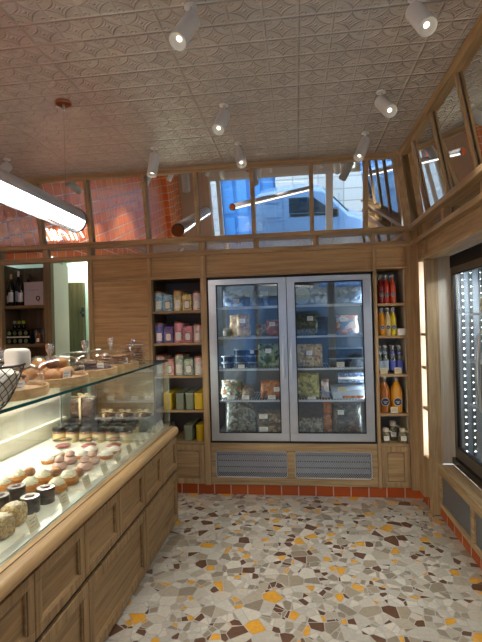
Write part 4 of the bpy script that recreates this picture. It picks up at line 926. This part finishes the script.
for i, (x, y) in enumerate(((-1.143, 2.160), (-1.267, 2.160), (-1.414, 2.160))):
    lb = 'plain round brown choux bun between the babas and pink religieuses, '+rowname(x)
    if first is None:
        first = thing('choux_bun', lb, 'pastry', (x, y, ZD), 0, 'plain choux buns')
        MB().blob((0, 0, 0.022), 0.030, 0.030, 0.022, 0.12, 50, 1, 28, 1, flat=-0.022).build('bun', choux, first, smooth=True, angle=1.5); MB().blob((0, 0, 0.039), 0.020, 0.020, 0.007, 0.15, 70, 1, 20).build('crackled_top', plain('crackle', (196, 142, 92), 0.7, var=0.2, bmp=0.6), first, smooth=True, angle=1.5)
    else: dup(first, (x, y, ZD), lb, rz=i)
first = None
for i, (x, y) in enumerate(((-1.165, 2.275), (-1.312, 2.275), (-1.171, 2.378), (-1.306, 2.378))):
    lb = 'pink glazed double choux religieuse, %s, %s' % ('nearer the glass' if x > -1.2 else 'farther from the glass', 'beside the plain choux buns' if y < 2.3 else 'beside the white tartlets')
    if first is None:
        first = thing('pink_religieuse', lb, 'pastry', (x, y, ZD), 0, 'pink religieuses')
        MB().lathe([(0, 0), (0.032, 0), (0.037, 0.007), (0.0395, 0.012)], n=28).build('lower_choux', choux, first, smooth=True)
        MB().lathe([(0.0402, 0.010), (0.040, 0.022), (0.037, 0.031), (0.026, 0.038), (0.018, 0.040)], n=28).build('lower_glaze', pink, first, smooth=True)
        MB().lathe([(0.018, 0.040), (0.024, 0.047), (0.025, 0.054), (0.023, 0.058)], n=24).build('upper_choux', choux, first, smooth=True)
        MB().lathe([(0.0245, 0.048), (0.0256, 0.055), (0.022, 0.065), (0.012, 0.071), (0.0, 0.072)], n=24).build('upper_glaze', pink, first, smooth=True)
    else: dup(first, (x, y, ZD), lb)
first = None
for i, (x, y) in enumerate(((-1.135, 2.48), (-1.285, 2.48), (-1.44, 2.48), (-1.125, 2.575), (-1.275, 2.575), (-1.44, 2.38))):
    lb = 'white meringue tartlet, %s' % ('front row, beside the religieuses', 'middle row, beside the religieuses', 'back row, behind the berry bowls', 'front row, beside the berry bowls', 'middle row, beside the berry bowls', 'back row, beside the choux buns')[i]
    if first is None:
        first = thing('meringue_tartlet', lb, 'pastry', (x, y, ZD), 0, 'white tartlets')
        MB().lathe([(0, 0), (0.036, 0), (0.043, 0.020), (0.040, 0.021), (0.0, 0.019)], n=32).build('tart_shell', cake, first, smooth=True)
        s_ = MB(); swirl(s_, 0.037, 0.026, 0.020, 7); s_.build('meringue', mering, first, smooth=True, angle=1.2)
    else: dup(first, (x, y, ZD), lb, rz=i)
berry = food('raspberries', [(176, 40, 62), (200, 66, 84), (150, 30, 50), (206, 108, 112)], 70, coat=0.5)
first = None
for i, (x, y) in enumerate(((-1.183, 2.70), (-1.346, 2.69), (-1.52, 2.683), (-1.19, 2.58+0.10), )[:3]):
    lb = 'shallow glass bowl of red berries and cream, %s' % ('nearest the glass front', 'middle of the three', 'farthest from the glass front')[i]
    if first is None:
        first = thing('berry_bowl', lb, 'dessert', (x, y, ZD), 0, 'berry desserts in glass bowls')
        MB().lathe([(0.0, 0.002), (0.034, 0.001), (0.050, 0.020), (0.056, 0.046), (0.058, 0.048), (0.058, 0.051)], n=36).build('glass_bowl', glass_dome, first, smooth=True)
        MB().lathe([(0.0, 0.003), (0.032, 0.003), (0.036, 0.006), (0.0, 0.007)], n=32).build('cream_layer', whip, first, smooth=True)
        MB().blob((0, 0, 0.015), 0.045, 0.045, 0.010, 0.25, 60, 2, 24).build('berries', berry, first, smooth=True, angle=1.5)
        MB().lathe([(0.0, 0.051), (0.052, 0.051), (0.059, 0.052), (0.058, 0.054), (0.0, 0.053)], n=32).build('lid', glass_dome, first, smooth=True)
        MB().lathe([(0, 0.0545), (0.016, 0.0545), (0.016, 0.0552), (0, 0.0552)], n=20).build('round_sticker', plain('orange_sticker', (216, 140, 84), 0.5), first)
    else: dup(first, (x, y, ZD), lb)
first = None
custard = plain('custard_layer', (230, 208, 150), 0.3, var=0.05); jam = plain('caramel_layer', (150, 92, 46), 0.3)
for j, y in enumerate((2.83, 2.932, 3.034)):
    for i in range(6):
        x = -1.15-i*0.096-0.016*j
        lb = 'small dessert jar with a black lid, %s row back, %s from the front glass' % (('first', 'second', 'third')[j], ('first', 'second', 'third', 'fourth', 'fifth', 'sixth')[i])
        if first is None:
            first = thing('dessert_jar', lb, 'jar', (x, y, ZD), 0, 'black lidded dessert jars')
            MB().lathe([(0, 0), (0.040, 0), (0.042, 0.003), (0.042, 0.058)], n=28).build('custard', custard, first, smooth=True)
            MB().lathe([(0.042, 0.058), (0.042, 0.072), (0.0, 0.073)], n=28).build('caramel', jam, first, smooth=True)
            MB().lathe([(0.0432, 0.0), (0.0436, 0.004), (0.0436, 0.074), (0.040, 0.080)], n=28).build('glass_wall', glass_dome, first, smooth=True)
            MB().lathe([(0.044, 0.078), (0.045, 0.080), (0.045, 0.096), (0.042, 0.098), (0.0, 0.0975)], n=28).build('lid', blackgl, first, smooth=True)
        else: dup(first, (x, y, ZD), lb)
loafm = food('dark_fruit_loaf', [(84, 54, 38), (112, 74, 50), (64, 40, 30), (140, 100, 72)], 70, bmp=0.5)
ribbon = plain('cream_ribbon', (228, 204, 160), 0.5)
def ribbonbow(t, w, d_, h):
    r_ = MB(); r_.box(-0.008, 0.008, -d_/2-0.002, d_/2+0.002, h, h+0.002).box(-0.008, 0.008, -d_/2-0.003, -d_/2-0.001, 0, h).box(-w/2-0.002, w/2+0.002, -0.006, 0.006, h+0.001, h+0.003)
    for s_ in (-1, 1): r_.tube([(0, 0, h+0.004), (s_*0.02, 0.0, h+0.022), (s_*0.045, -0.004, h+0.020), (s_*0.03, -0.004, h+0.008), (0, 0, h+0.004)], 0.0045, 6)
    r_.build('ribbon', ribbon, t, smooth=True)
t = thing('fruit_loaf', 'tall dark loaf in clear film tied with a cream ribbon', 'cake', (-1.62, 3.17, ZD), 0.0)
MB().box(-0.10, 0.10, -0.06, 0.06, 0, 0.095).build('gift_stand', plain('dark_board', (60, 52, 46), 0.4), t, bev=0.003)
MB().box(-0.092, 0.092, -0.05, 0.05, 0.0955, 0.235).build('loaf', loafm, t, bev=0.02)
MB().box(-0.115, 0.115, -0.058, 0.058, 0.0955, 0.248).build('clear_film', film, t, bev=0.01); ribbonbow(t, 0.20, 0.118, 0.248)
for i, x in enumerate((-1.432, -1.292, -1.152)):
    t = thing('wrapped_loaf', 'low loaf in grey tray with cream ribbon, %s' % ('beside the tall loaf', 'middle of three', 'nearest the front glass')[i], 'cake', (x, 3.165, ZD), 0, 'low wrapped loaves')
    MB().box(-0.066, 0.066, -0.075, 0.075, 0, 0.105).build('tray', plain('grey_loaf_tray', (128, 124, 122), 0.4), t, bev=0.006)
    MB().blob((0, 0, 0.105), 0.060, 0.07, 0.028, 0.15, 50, i, 24).build('loaf', loafm, t, smooth=True, angle=1.5); ribbonbow(t, 0.12, 0.13, 0.128)
# price tags on the front ledge
first = None
ty = [1.573, 1.802, 2.010, 2.206, 2.385, 2.555, 2.69, 2.80, 2.92, 3.03, 3.12, 3.20]
tn = ['by the nut cakes', 'by the chocolate cakes', 'by the cream babas', 'by the plain choux buns', 'by the religieuses', 'by the white tartlets', 'by the berry bowls', 'first by the dessert jars', 'second by the dessert jars', 'third by the dessert jars', 'by the wrapped loaves', 'at the far end of the case']
for i, y in enumerate(ty):
    lb = 'buff handwritten price tag on the glass ledge, '+tn[i]
    if first is None:
        first = thing('price_tag', lb, 'price tag', (-1.018, y, 0.729), 0, 'price tags along the case front')
        c = MB().hexa([(0.006, -0.031, 0), (0.006, 0.031, 0), (0.0045, 0.031, 0), (0.0045, -0.031, 0), (-0.012, -0.031, 0.052), (-0.012, 0.031, 0.052), (-0.0135, 0.031, 0.052), (-0.0135, -0.031, 0.052)]).build('card', tagm, first)
        MB().box(-0.03, 0.006, -0.034, 0.034, -0.0005, 0.0004).build('foot', cream, first)
        w_ = MB()
        for k, (a, b_) in enumerate(((-0.018, 0.020), (-0.012, 0.010), (-0.02, 0.016))):
            z = 0.040-k*0.012; xx = 0.0068-0.018*z/0.052
            w_.tube([(xx, a+(b_-a)*q/8, z+0.0012*math.sin(q*2.4)) for q in range(9)], 0.0008, 5)
        w_.build('handwriting', ink, first)
    else: dup(first, (-1.018, y, 0.729), lb)

# --- trays with glass domes on the case top
def dome(t, r, h, z0):
    prof = [(r, z0), (r, z0+h*0.45)]+[(r*math.cos(a)**0.75 if a < PI/2-0.01 else 0.012, z0+h*0.45+h*0.55*math.sin(a)) for a in [PI/2*k/9 for k in range(1, 10)]]
    d_ = MB().lathe(prof, n=48); d_.f = [f for f in d_.f if len(f) == 4]
    o = d_.build('glass_dome', glass_dome, t, smooth=True, angle=1.5)
    MB().tube([(r*math.cos(a), r*math.sin(a), z0+0.002) for a in [2*PI*k/40 for k in range(40)]], 0.0022, 6, closed=True).build('dome_rim', glass_knob, o, smooth=True)
    MB().lathe([(0.0, z0+h), (0.012, z0+h), (0.010, z0+h+0.010), (0.018, z0+h+0.020), (0.020, z0+h+0.048), (0.016, z0+h+0.056), (0.0, z0+h+0.056)], n=20).build('glass_knob', glass_knob, o, smooth=True)
def tray(t, r):
    MB().lathe([(0, 0), (r-0.003, 0), (r, 0.003), (r, 0.038), (r-0.004, 0.040), (r-0.009, 0.038), (r-0.010, 0.024), (0, 0.023)], n=56).build('wooden_tray', trayw, t, smooth=True)
trs = [(-1.165, 1.615, 'chocolate dipped cake, nearest the white bag'), (-1.17, 1.97, 'golden bread buns'), (-1.17, 2.32, 'dark flat pastries'), (-1.17, 2.66, 'stacked brown biscuits')]
TR = 0.170
bunm = plain('bun_crust', (190, 136, 76), 0.45, var=0.15, sc=24, coat=0.15); bund = plain('bun_cocoa', (122, 76, 52), 0.5, var=0.15, sc=24)
for i, (x, y, nm) in enumerate(trs):
    t = thing('cake_stand', 'round wooden tray with glass dome over '+nm, 'cake stand', (x, y, ZT), 0, 'domed wooden trays on the case top'); tray(t, TR); dome(t, TR-0.016, 0.112, 0.025)
    tg = thing('price_card', 'small white card inside the dome over '+nm, 'price card', (x+0.115, y-0.06, ZT+0.026+0.024), 0.5, 'cards inside the glass domes'); card(tg, 0, 0, 0, 0.034, 0.044)
zt = ZT+0.0245
t = thing('chocolate_loaf', 'brown cake with a chocolate crust under the nearest dome', 'cake', (-1.15, 1.575, zt), 0.5)
MB().hexa([(-0.075,-0.04,0),(0.075,-0.04,0),(0.075,0.04,0),(-0.075,0.04,0),(-0.085,-0.048,0.055),(0.085,-0.048,0.055),(0.085,0.048,0.055),(-0.085,0.048,0.055)]).build('cake_base', bunm, t, bev=0.008)
MB().blob((0, 0, 0.055), 0.088, 0.052, 0.026, 0.2, 50, 4, 30).build('chocolate_crust', loafm, t, smooth=True, angle=1.5)
t = thing('orange_brioche', 'smooth golden brioche beside the chocolate crusted cake', 'bread', (-1.16, 1.675, zt), 0); MB().blob((0, 0, 0.035), 0.065, 0.05, 0.036, 0.1, 20, 9, 28, flat=-0.035).build('crust', bunm, t, smooth=True, angle=1.5); MB().blob((0, 0, 0.066), 0.02, 0.016, 0.008, 0.1, 20, 2, 16).build('top_knot', bund, t, smooth=True, angle=1.5)
bl = [(-1.11, 1.885, 0.034, 0), (-1.085, 1.955, 0.034, 0), (-1.165, 1.925, 0.034, 0), (-1.24, 1.90, 0.034, 0), (-1.12, 2.03, 0.034, 0), (-1.20, 2.0, 0.034, 0), (-1.27, 1.98, 0.034, 0), (-1.15, 1.95, 0.085, 1), (-1.20, 1.93, 0.082, 0), (-1.13, 1.99, 0.08, 0)]
bn_ = ['front left', 'front middle', 'centre', 'back left', 'right', 'back right', 'back', 'cocoa topped one on top of the heap', 'on top at left', 'on top at right']
for i, (x, y, z, k) in enumerate(bl):
    t = thing('bread_bun', 'small golden bun in the domed heap, %s' % bn_[i], 'bread', (x, y, zt+z-0.034), i*0.8, 'buns under the second dome')
    MB().blob((0, 0, 0.027), 0.037, 0.031, 0.0265, 0.12, 30, i, 24, flat=-0.027).build('crust', bund if k else bunm, t, smooth=True, angle=1.5); MB().tube([(-0.022, 0, 0.050), (0, 0.004, 0.0535), (0.022, 0, 0.050)], 0.003, 6).build('score_line', plain('score', (232, 204, 150), 0.7), t, smooth=True)
dk = plain('dark_pastry', (76, 52, 40), 0.5, var=0.3, sc=50, bmp=0.5)
for i, (x, y, z) in enumerate(((-1.09, 2.26, 0), (-1.15, 2.34, 0), (-1.22, 2.28, 0), (-1.08, 2.37, 0), (-1.13, 2.28, 0.030), (-1.18, 2.36, 0.030))):
    t = thing('dark_pastry', 'flat dark pastry under the third dome, %s' % ('front left', 'centre', 'back', 'front right', 'on top at left', 'on top at right')[i], 'pastry', (x, y, zt+z), i*0.7, 'dark pastries under the third dome')
    MB().blob((0, 0, 0.014), 0.052, 0.036, 0.0135, 0.25, 40, i, 24, flat=-0.014).build('crust', dk, t, smooth=True, angle=1.5); MB().blob((0, 0, 0.028), 0.03, 0.02, 0.003, 0.4, 60, i, 16).build('nib_topping', nuts if i > 3 else loafm, t, smooth=True, angle=1.5)
ck = food('cookie', [(150, 100, 58), (168, 118, 72), (120, 76, 44), (186, 138, 90)], 110, bmp=0.5, dist=0.003)
ckd = plain('cookie_chip', (58, 36, 26), 0.5)
n_ = 0; ck0 = None
for sx_, sy_, cnt, st in ((-1.09, 2.60, 4, 'front left stack'), (-1.10, 2.70, 4, 'front right stack'), (-1.20, 2.63, 4, 'back stack')):
    for k in range(cnt):
        lb = 'round brown biscuit, %s under the fourth dome, %s' % (('lowest', 'second', 'third', 'topmost')[k], st); loc = (sx_+random.uniform(-.006, .006), sy_+random.uniform(-.006, .006), zt+k*0.0165)
        if ck0 is None:
            ck0 = thing('biscuit', lb, 'biscuit', loc, 0, 'biscuits under the fourth dome')
            MB().blob((0, 0, 0.0078), 0.042, 0.042, 0.0078, 0.10, 40, 1, 24, 0.7).build('dough', ck, ck0, smooth=True, angle=1.5); q = MB()
            for a in range(6): q.blob((0.025*math.cos(a*1.05), 0.025*math.sin(a*1.05), 0.013), 0.005, 0.005, 0.0025, n=8)
            q.build('chocolate_chips', ckd, ck0)
        else: dup(ck0, loc, lb, rz=k*0.9)
# cookie jar
jr = thing('cookie_jar', 'tall clear lidded jar of stacked cookies beyond the domes', 'jar', (-1.17, 3.04, ZT))
j_ = MB().lathe([(0.083, 0.004), (0.086, 0.01), (0.086, 0.125), (0.080, 0.130)], n=40); j_.f = [f for f in j_.f if len(f) == 4]; j_.build('glass_wall', glass_dome, jr, smooth=True, angle=1.5)
MB().lathe([(0, 0), (0.084, 0), (0.086, 0.005), (0.0, 0.006)], n=40).build('glass_base', glass_knob, jr, smooth=True)
MB().lathe([(0.088, 0.131), (0.088, 0.136), (0.03, 0.146), (0.012, 0.149), (0.016, 0.160), (0.012, 0.172), (0.0, 0.174)], n=40).build('lid', glass_knob, jr, smooth=True)
for k in range(6):
    for s_, (ox, oy) in enumerate(((0.036, -0.02), (-0.036, 0.02))):
        dup(ck0, (-1.17+ox+random.uniform(-.004, .004), 3.04+oy, ZT+0.0065+k*0.0175), 'round cookie in the tall jar, %s of the %s stack' % (('lowest', 'second', 'third', 'fourth', 'fifth', 'topmost')[k], ('front', 'back')[s_]), 'cookies in the tall jar', rz=k)

# wire basket with white bag
bk = thing('wire_basket', 'dark wire bowl basket holding white paper at the near end of the case', 'basket', (-1.035, 1.305, ZT))
def bp(a, t): r = 0.070+0.075*(t**0.7); return (r*math.cos(a), r*math.sin(a), 0.004+0.145*t**1.1)
wm = MB(); nn = 22
for k in range(nn):
    for s_ in (-1, 1):
        wm.tube([bp(2*PI*k/nn+s_*t*1.3, t) for t in [q/10 for q in range(11)]], 0.0013, 5)
wm.build('diamond_mesh', plain('bronze_wire', (40, 30, 30), 0.4, 0.5), bk)
rm = MB().tube([bp(2*PI*k/48, 1) for k in range(48)], 0.0038, 8, closed=True); rm.tube([bp(2*PI*k/32, 0) for k in range(32)], 0.003, 6, closed=True); rm.build('rim_wires', plain('bronze_wire', (40, 30, 30), 0.4, 0.5), bk, smooth=True)
wp = thing('paper_bag', 'crumpled white paper bag lying inside the wire basket', 'bag', (-1.035, 1.305, ZT+0.008))
MB().lathe([(0.0, 0), (0.06, 0.001), (0.098, 0.03), (0.118, 0.07), (0.131, 0.115), (0.10, 0.128), (0.05, 0.122), (0.0, 0.125)], n=40, fn=lambda a, z: 1+0.04*math.sin(5*a+z*60)).build('bag_body', plain('white_paper', (232, 228, 216), 0.7, var=0.03), wp, smooth=True, angle=1.5)
MB().blob((0, 0.0, 0.0), 0.05, 0.012, 0.022, 0.1, 20, 3, 20, 0.7).build('folded_lip', paper, wp, smooth=True, angle=1.5, loc=(-0.02, -0.03, 0.135))
wp2 = thing('napkin_roll', 'thick white folded cloth standing up in the wire basket', 'napkin', (-0.958, 1.41, ZT+0.133), -0.45)
MB().blob((0, 0, 0.034), 0.052, 0.026, 0.034, 0.06, 16, 6, 32, 0.45).build('cloth_roll', plain('white_cloth', (236, 232, 220), 0.8, var=0.03), wp2, smooth=True, angle=1.5)
MB().tube([(-0.044, -0.021, 0.010), (0.0, -0.026, 0.012), (0.044, -0.021, 0.010)], 0.004, 6).build('hem', plain('white_cloth', (236, 232, 220), 0.8, var=0.03), wp2, smooth=True)

# ================================================================== LIGHTS
wht = plain('lamp_white', (222, 224, 226), 0.35, var=0.01)
spotm = emit('spot_lens', (255, 236, 200), 2.2)
spots = [(-0.41, 1.83, (-0.30, -0.61), 'over the counter side, nearest the viewer'), (-0.41, 2.69, (-0.19, -0.72), 'in front of the left fridge door'), (-1.04, 3.25, (-0.08, -0.25), 'near the back wall above the tin shelves'),
         (-0.40, 3.28, (0.27, -0.70), 'near the back wall above the left fridge door'), (0.535, 2.70, (0.25, -1.04), 'right of centre, pointing at the viewer'), (0.53, 3.27, (-0.44, -0.44), 'near the back wall above the right fridge door'),
         (0.53, 1.93, (0.17, -0.75), 'cut by the top edge of the picture'), (-2.25, 3.24, (0.39, -1.43), 'at the left edge, above the wine alcove'),
         (-1.04, 0.9, (0, -0.5), 'behind the viewer, over the counter'), (0.3, 0.6, (0.2, 0.4), 'behind the viewer, in the middle'), (-0.41, -0.6, (0.1, -0.5), 'behind the viewer, halfway to the window'), (0.53, -1.3, (0.1, 0.5), 'behind the viewer, near the window'),
         (-1.6, -1.2, (-0.3, 0.4), 'behind the viewer, near the tiled pillar'), (-1.9, 1.6, (-0.6, 0.3), 'behind the counter, aimed at the tiles'), (-1.9, 0.4, (-0.6, 0.2), 'behind the counter, beside the hanging tube')]
for i, (x, y, (tx, ty_), nm) in enumerate(spots):
    t = thing('spot_lamp', 'white cylinder ceiling spot, '+nm, 'spot lamp', (x, y, ZC), 0, 'white ceiling spots')
    MB().lathe([(0.028, -0.006), (0.028, 0.0)], n=20).build('ceiling_plate', wht, t, smooth=True)
    d_ = Vector((tx, ty_, -1)).normalized(); top = Vector((0, 0, -0.062)); q = top-d_*0.012
    MB().cyl((0, 0, -0.004), (0, 0, -0.075), 0.008, n=12).build('stem', wht, t, smooth=True)
    MB().lathe([(0.034, 0), (0.038, 0.004), (0.038, 0.172), (0.036, 0.176), (0.033, 0.166), (0.0, 0.150)], q, 28, d_).build('barrel', wht, t, smooth=True)
    MB().lathe([(0.0, 0.153), (0.026, 0.1535), (0.026, 0.156), (0, 0.1555)], q, 24, d_).build('lens', spotm, t)
    ld = bpy.data.lights.new('spot_beam', 'SPOT'); ld.energy = 17; ld.spot_size = math.radians(75); ld.spot_blend = 0.6; ld.shadow_soft_size = 0.03; ld.color = (1.0, 0.95, 0.88)
    lo = bpy.data.objects.new('spot_beam', ld); COL.objects.link(lo); lo.parent = t; lo.location = q+d_*0.19; lo.rotation_euler = d_.to_track_quat('-Z', 'Y').to_euler()
def tube_lamp(A, Bv, nm, power=10, R_=0.075):
    A = Vector(A); Bv = Vector(Bv); d_ = (Bv-A).normalized(); L = (Bv-A).length; side = d_.cross(Vector((0, 0, 1))).normalized()
    t = thing('tube_pendant', nm, 'pendant lamp', A)
    r = R_
    def half(a0, a1, rr_, e0, e1, n=14):
        vs, fs = [], []
        for e in (e0, e1):
            for k in range(n+1):
                a = a0+(a1-a0)*k/n; vs.append(d_*e+side*math.cos(a)*rr_+Vector((0, 0, 1))*math.sin(a)*rr_)
        for k in range(n): fs.append((k, k+1, n+2+k, n+1+k))
        return vs, fs
    MB().add(*half(math.radians(-8), math.radians(188), r, 0.0, L)).build('upper_reflector', plain('satin_grey', (206, 200, 204), 0.4, 0.0), t, smooth=True, angle=1.5, solid=0.003)
    MB().cyl(Vector((0, 0, 0))+d_*0.02, d_*(L-0.02), r*0.68, n=28).build('opal_diffuser', emit('opal_glow_%d' % power, (255, 250, 238), power), t, smooth=True)
    vs, fs = half(math.radians(188), math.radians(352), r, 0.0, L, 24)
    MB().add(vs, fs).build('clear_tube', thin_glass('lamp_tube', (0.93, 0.92, 0.93), 0.10, 0.8), t, smooth=True, angle=1.5)
    for e, nm_ in ((L, 1), (0.0, -1)):
        MB().cyl(d_*(e-0.012*nm_), d_*(e+0.010*nm_), r+0.003, n=28).build('end_cap', plain('chrome_ring', (120, 122, 126), 0.2, 0.9), t, smooth=True)
        MB().cyl(d_*(e+0.0105*nm_), d_*(e+0.016*nm_), r*0.86, n=24).build('end_plate', wht if nm_ < 0 else copper, t, smooth=True)
    for e in (0.10, L-0.10):
        P0 = d_*e+Vector((0, 0, r)); MB().tube([P0, Vector((P0.x, P0.y, ZC-A.z-0.012))], 0.0016, 6).build('cable', plain('cable_grey', (120, 120, 122), 0.4), t)
        MB().lathe([(0.045, ZC-A.z-0.014), (0.048, ZC-A.z-0.010), (0.048, ZC-A.z-0.001)], (P0.x, P0.y, 0), 28).build('ceiling_canopy', copper, t, smooth=True)
        MB().cyl((P0.x, P0.y, ZC-A.z-0.05), (P0.x, P0.y, ZC-A.z-0.014), 0.008, n=12).build('cable_grip', steel, t, smooth=True)
    return t
tube_lamp((-1.35, 0.75, 2.165), (-1.35, 2.585, 2.165), 'long glowing tube lamp hanging above the pastry counter')
tube_lamp((0.36, -1.85, 2.24), (-0.98, 0.42, 2.18), 'second hanging tube lamp in the front half of the shop', 1.6, 0.055)

# script sign on the tiled wall (lettering tubes) --------------------------------
ns = thing('neon_sign', 'white handwritten script sign on the orange tiled wall', 'sign', (XL+0.02, 2.6, 2.2))
SG = [[(3.03, 2.31), (2.99, 2.19)], [(2.95, 2.31), (2.88, 2.17)], [(2.86, 2.29), (2.81, 2.16)], [(2.8, 2.27), (2.74, 2.14)], [(2.7, 2.25), (2.68, 2.14)], [(2.69, 2.25), (2.62, 2.23), (2.55, 2.18), (2.51, 2.11)], [(2.48, 2.28), (2.39, 2.09)], [(2.37, 2.27), (2.29, 2.07)], [(2.25, 2.26), (2.11, 2.07)]]
nb = MB()
for st in SG:
    nb.tube([(0.0, y-2.6, z-2.2) for y, z in st], 0.011, 8)
nb.build('letter_tubes', emit('neon_white', (255, 244, 236), 1.6), ns, smooth=True)
for st in SG[:1]+SG[-1:]: MB().cyl((-0.02, st[0][0]-2.6, st[0][1]-2.2), (0.0, st[0][0]-2.6, st[0][1]-2.2), 0.005, n=8).build('wall_fixing', steel, ns)
# exit sign on the window header
ex = thing('exit_sign', 'small white exit sign with green arrow and running figure on the window header', 'sign', (1.28, YF+0.002, 2.60))
MB().box(-0.16, 0.16, 0.0, 0.03, -0.06, 0.06).build('sign_box', emit('exit_white', (236, 244, 240), 0.7), ex, bev=0.004)
grn = emit('exit_green', (0, 120, 70), 0.5); g_ = MB()
g_.prism([(0.05, 0.0), (0.09, 0.035), (0.09, 0.012), (0.14, 0.012), (0.14, -0.012), (0.09, -0.012), (0.09, -0.035)], 'Y', 0.031, 0.033)
g_.build('arrow', grn, ex)
g_ = MB(); g_.lathe([(0, 0), (0.010, 0), (0.010, 0.002), (0, 0.002)], (-0.01, 0.031, 0.036), 14, (0, 1, 0)); g_.prism([(-0.02, 0.026), (0.0, 0.026), (0.006, 0.0), (0.026, -0.02), (0.018, -0.03), (-0.004, -0.012), (-0.02, -0.04), (-0.032, -0.036), (-0.018, 0.0)], 'Y', 0.031, 0.033); g_.build('running_figure', grn, ex)
MB().box(-0.14, -0.07, 0.031, 0.033, -0.04, 0.04).build('doorway', grn, ex)

# ================================================================== STREET beyond the window
struct(MB().box(-14, 14, -16, YF-0.12, -0.25, -0.15).build('ground_street', plain('asphalt', (120, 122, 126), 0.8, var=0.1, sc=40)))
struct(MB().box(-14, 14, -5.0, YF-0.12, -0.15, -0.02).build('ground_pavement', plain('pavement', (130, 130, 130), 0.8, var=0.08, sc=8)))
stone = tiles('limestone_blocks', (146, 148, 148), (162, 162, 160), (122, 122, 120), 0.9, 0.42, 'XZ', 0.02, 0.85, 0.3)
fc = thing('street_facade', 'pale stone house front across the street with blue doors', 'building', (0, -9.0, -0.15))
MB().box(-14, -2.7, -0.5, 0, 0, 9).box(-0.62, 14, -0.5, 0, 0, 9).box(-2.7, -0.62, -0.5, 0, 2.75, 9).build('stone_wall', stone, fc)
MB().box(-14, 14, 0.0, 0.10, 2.62, 2.76).build('stone_band', plain('sandstone', (172, 162, 142), 0.8), fc)
bl_ = plain('blue_door_paint', (34, 98, 160), 0.5, var=0.04, sc=8)
dr = MB().box(-2.7, -0.62, -0.35, -0.30, 0, 2.75).build('door', bl_, fc)
pn = MB()
for k in range(4):
    x = -2.62+k*0.51
    for z0_, z1_ in ((0.15, 1.0), (1.15, 2.6)): pn.box(x, x+0.40, -0.30, -0.26, z0_, z1_)
pn.build('door_panels', plain('blue_panel_paint', (48, 112, 172), 0.5, var=0.04, sc=8), dr, bev=0.01)
for k, x in enumerate((0.9, 3.2)):
    w_ = MB().box(x, x+1.5, 0.0, 0.05, 2.9, 4.3).build('window', plain('blue_shutter', (96, 140, 206), 0.6), fc); lv = MB()
    for q in range(7): lv.box(x+0.08+q*0.2, x+0.20+q*0.2, 0.05, 0.08, 2.95, 4.25)
    lv.build('louvres', plain('blue_shutter_light', (150, 180, 226), 0.6), w_)
pst = thing('wall_poster', 'red framed poster on the stone house front', 'poster', (-4.2, -8.94, 1.0)); MB().box(-0.5, 0.5, 0, 0.03, 0, 1.3).build('red_frame', plain('poster_red', (206, 40, 52), 0.5), pst); MB().box(-0.34, 0.34, 0.031, 0.036, 0.2, 1.1).build('poster_sheet', food('poster_print', [(90, 100, 120), (160, 170, 190), (60, 70, 90)], 8, bmp=0), pst)
# van parked outside
vn = thing('blue_van', 'light blue van parked in front of the shop window', 'van', (0.0, -5.15, -0.15))
vb = plain('van_paint', (98, 130, 168), 0.25, 0.0, 0.02, 3, coat=0.6); vg = plain('van_glass', (30, 44, 56), 0.05, coat=0.3)
prof = [(-1.15, 0.35), (-1.22, 1.2), (-1.12, 1.95), (-0.95, 2.10), (0.2, 2.22), (0.85, 2.12), (1.55, 1.42), (2.35, 1.15), (2.55, 0.85), (2.55, 0.40), (2.3, 0.30), (-1.0, 0.28)]
MB().prism(prof, 'Y', -1.85, 0.0).build('body', vb, vn, bev=0.07)
MB().prism([(-0.12, 1.52), (-0.12, 1.94), (0.55, 1.94), (1.12, 1.50)], 'Y', 0.001, 0.012).build('side_window', vg, vn, bev=0.004)
MB().prism([(-0.10, 1.50), (1.14, 1.48), (1.14, 1.42), (-0.10, 1.42)], 'Y', 0.001, 0.014).build('window_trim', black, vn)
MB().hexa([(0.90, -1.7, 2.09), (0.90, -0.15, 2.09), (0.92, -0.15, 2.11), (0.92, -1.7, 2.11), (1.52, -1.7, 1.46), (1.52, -0.15, 1.46), (1.56, -0.15, 1.48), (1.56, -1.7, 1.48)]).build('windscreen', vg, vn)
dl = MB(); dark_l = plain('van_seam', (70, 96, 140), 0.5)
for x in (-0.88, -0.30, 1.25): dl.box(x, x+0.012, 0.001, 0.006, 0.5, 2.0)
dl.box(-0.88, -0.30, 0.001, 0.006, 1.30, 1.312).box(-0.88, -0.30, 0.001, 0.006, 1.92, 1.932); dl.box(-0.80, -0.40, 0.001, 0.02, 1.42, 1.44).box(-0.80, -0.40, 0.001, 0.02, 1.82, 1.84)
dl.build('door_seams', dark_l, vn)
MB().blob((1.15, 0.14, 1.50), 0.10, 0.09, 0.13, n=20, e=0.6).build('wing_mirror', blackgl, vn, smooth=True)
for x in (-0.62, 1.65):
    w_ = MB().lathe([(0, 0), (0.33, 0), (0.35, 0.03), (0.35, 0.19), (0.33, 0.21), (0, 0.21)], (x, -0.16, 0.35), 32, (0, 1, 0)).build('wheel', black, vn, smooth=True); MB().lathe([(0, 0.21), (0.20, 0.212), (0.18, 0.225), (0, 0.23)], (x, -0.16, 0.35), 24, (0, 1, 0)).build('hubcap', steel, w_, smooth=True)
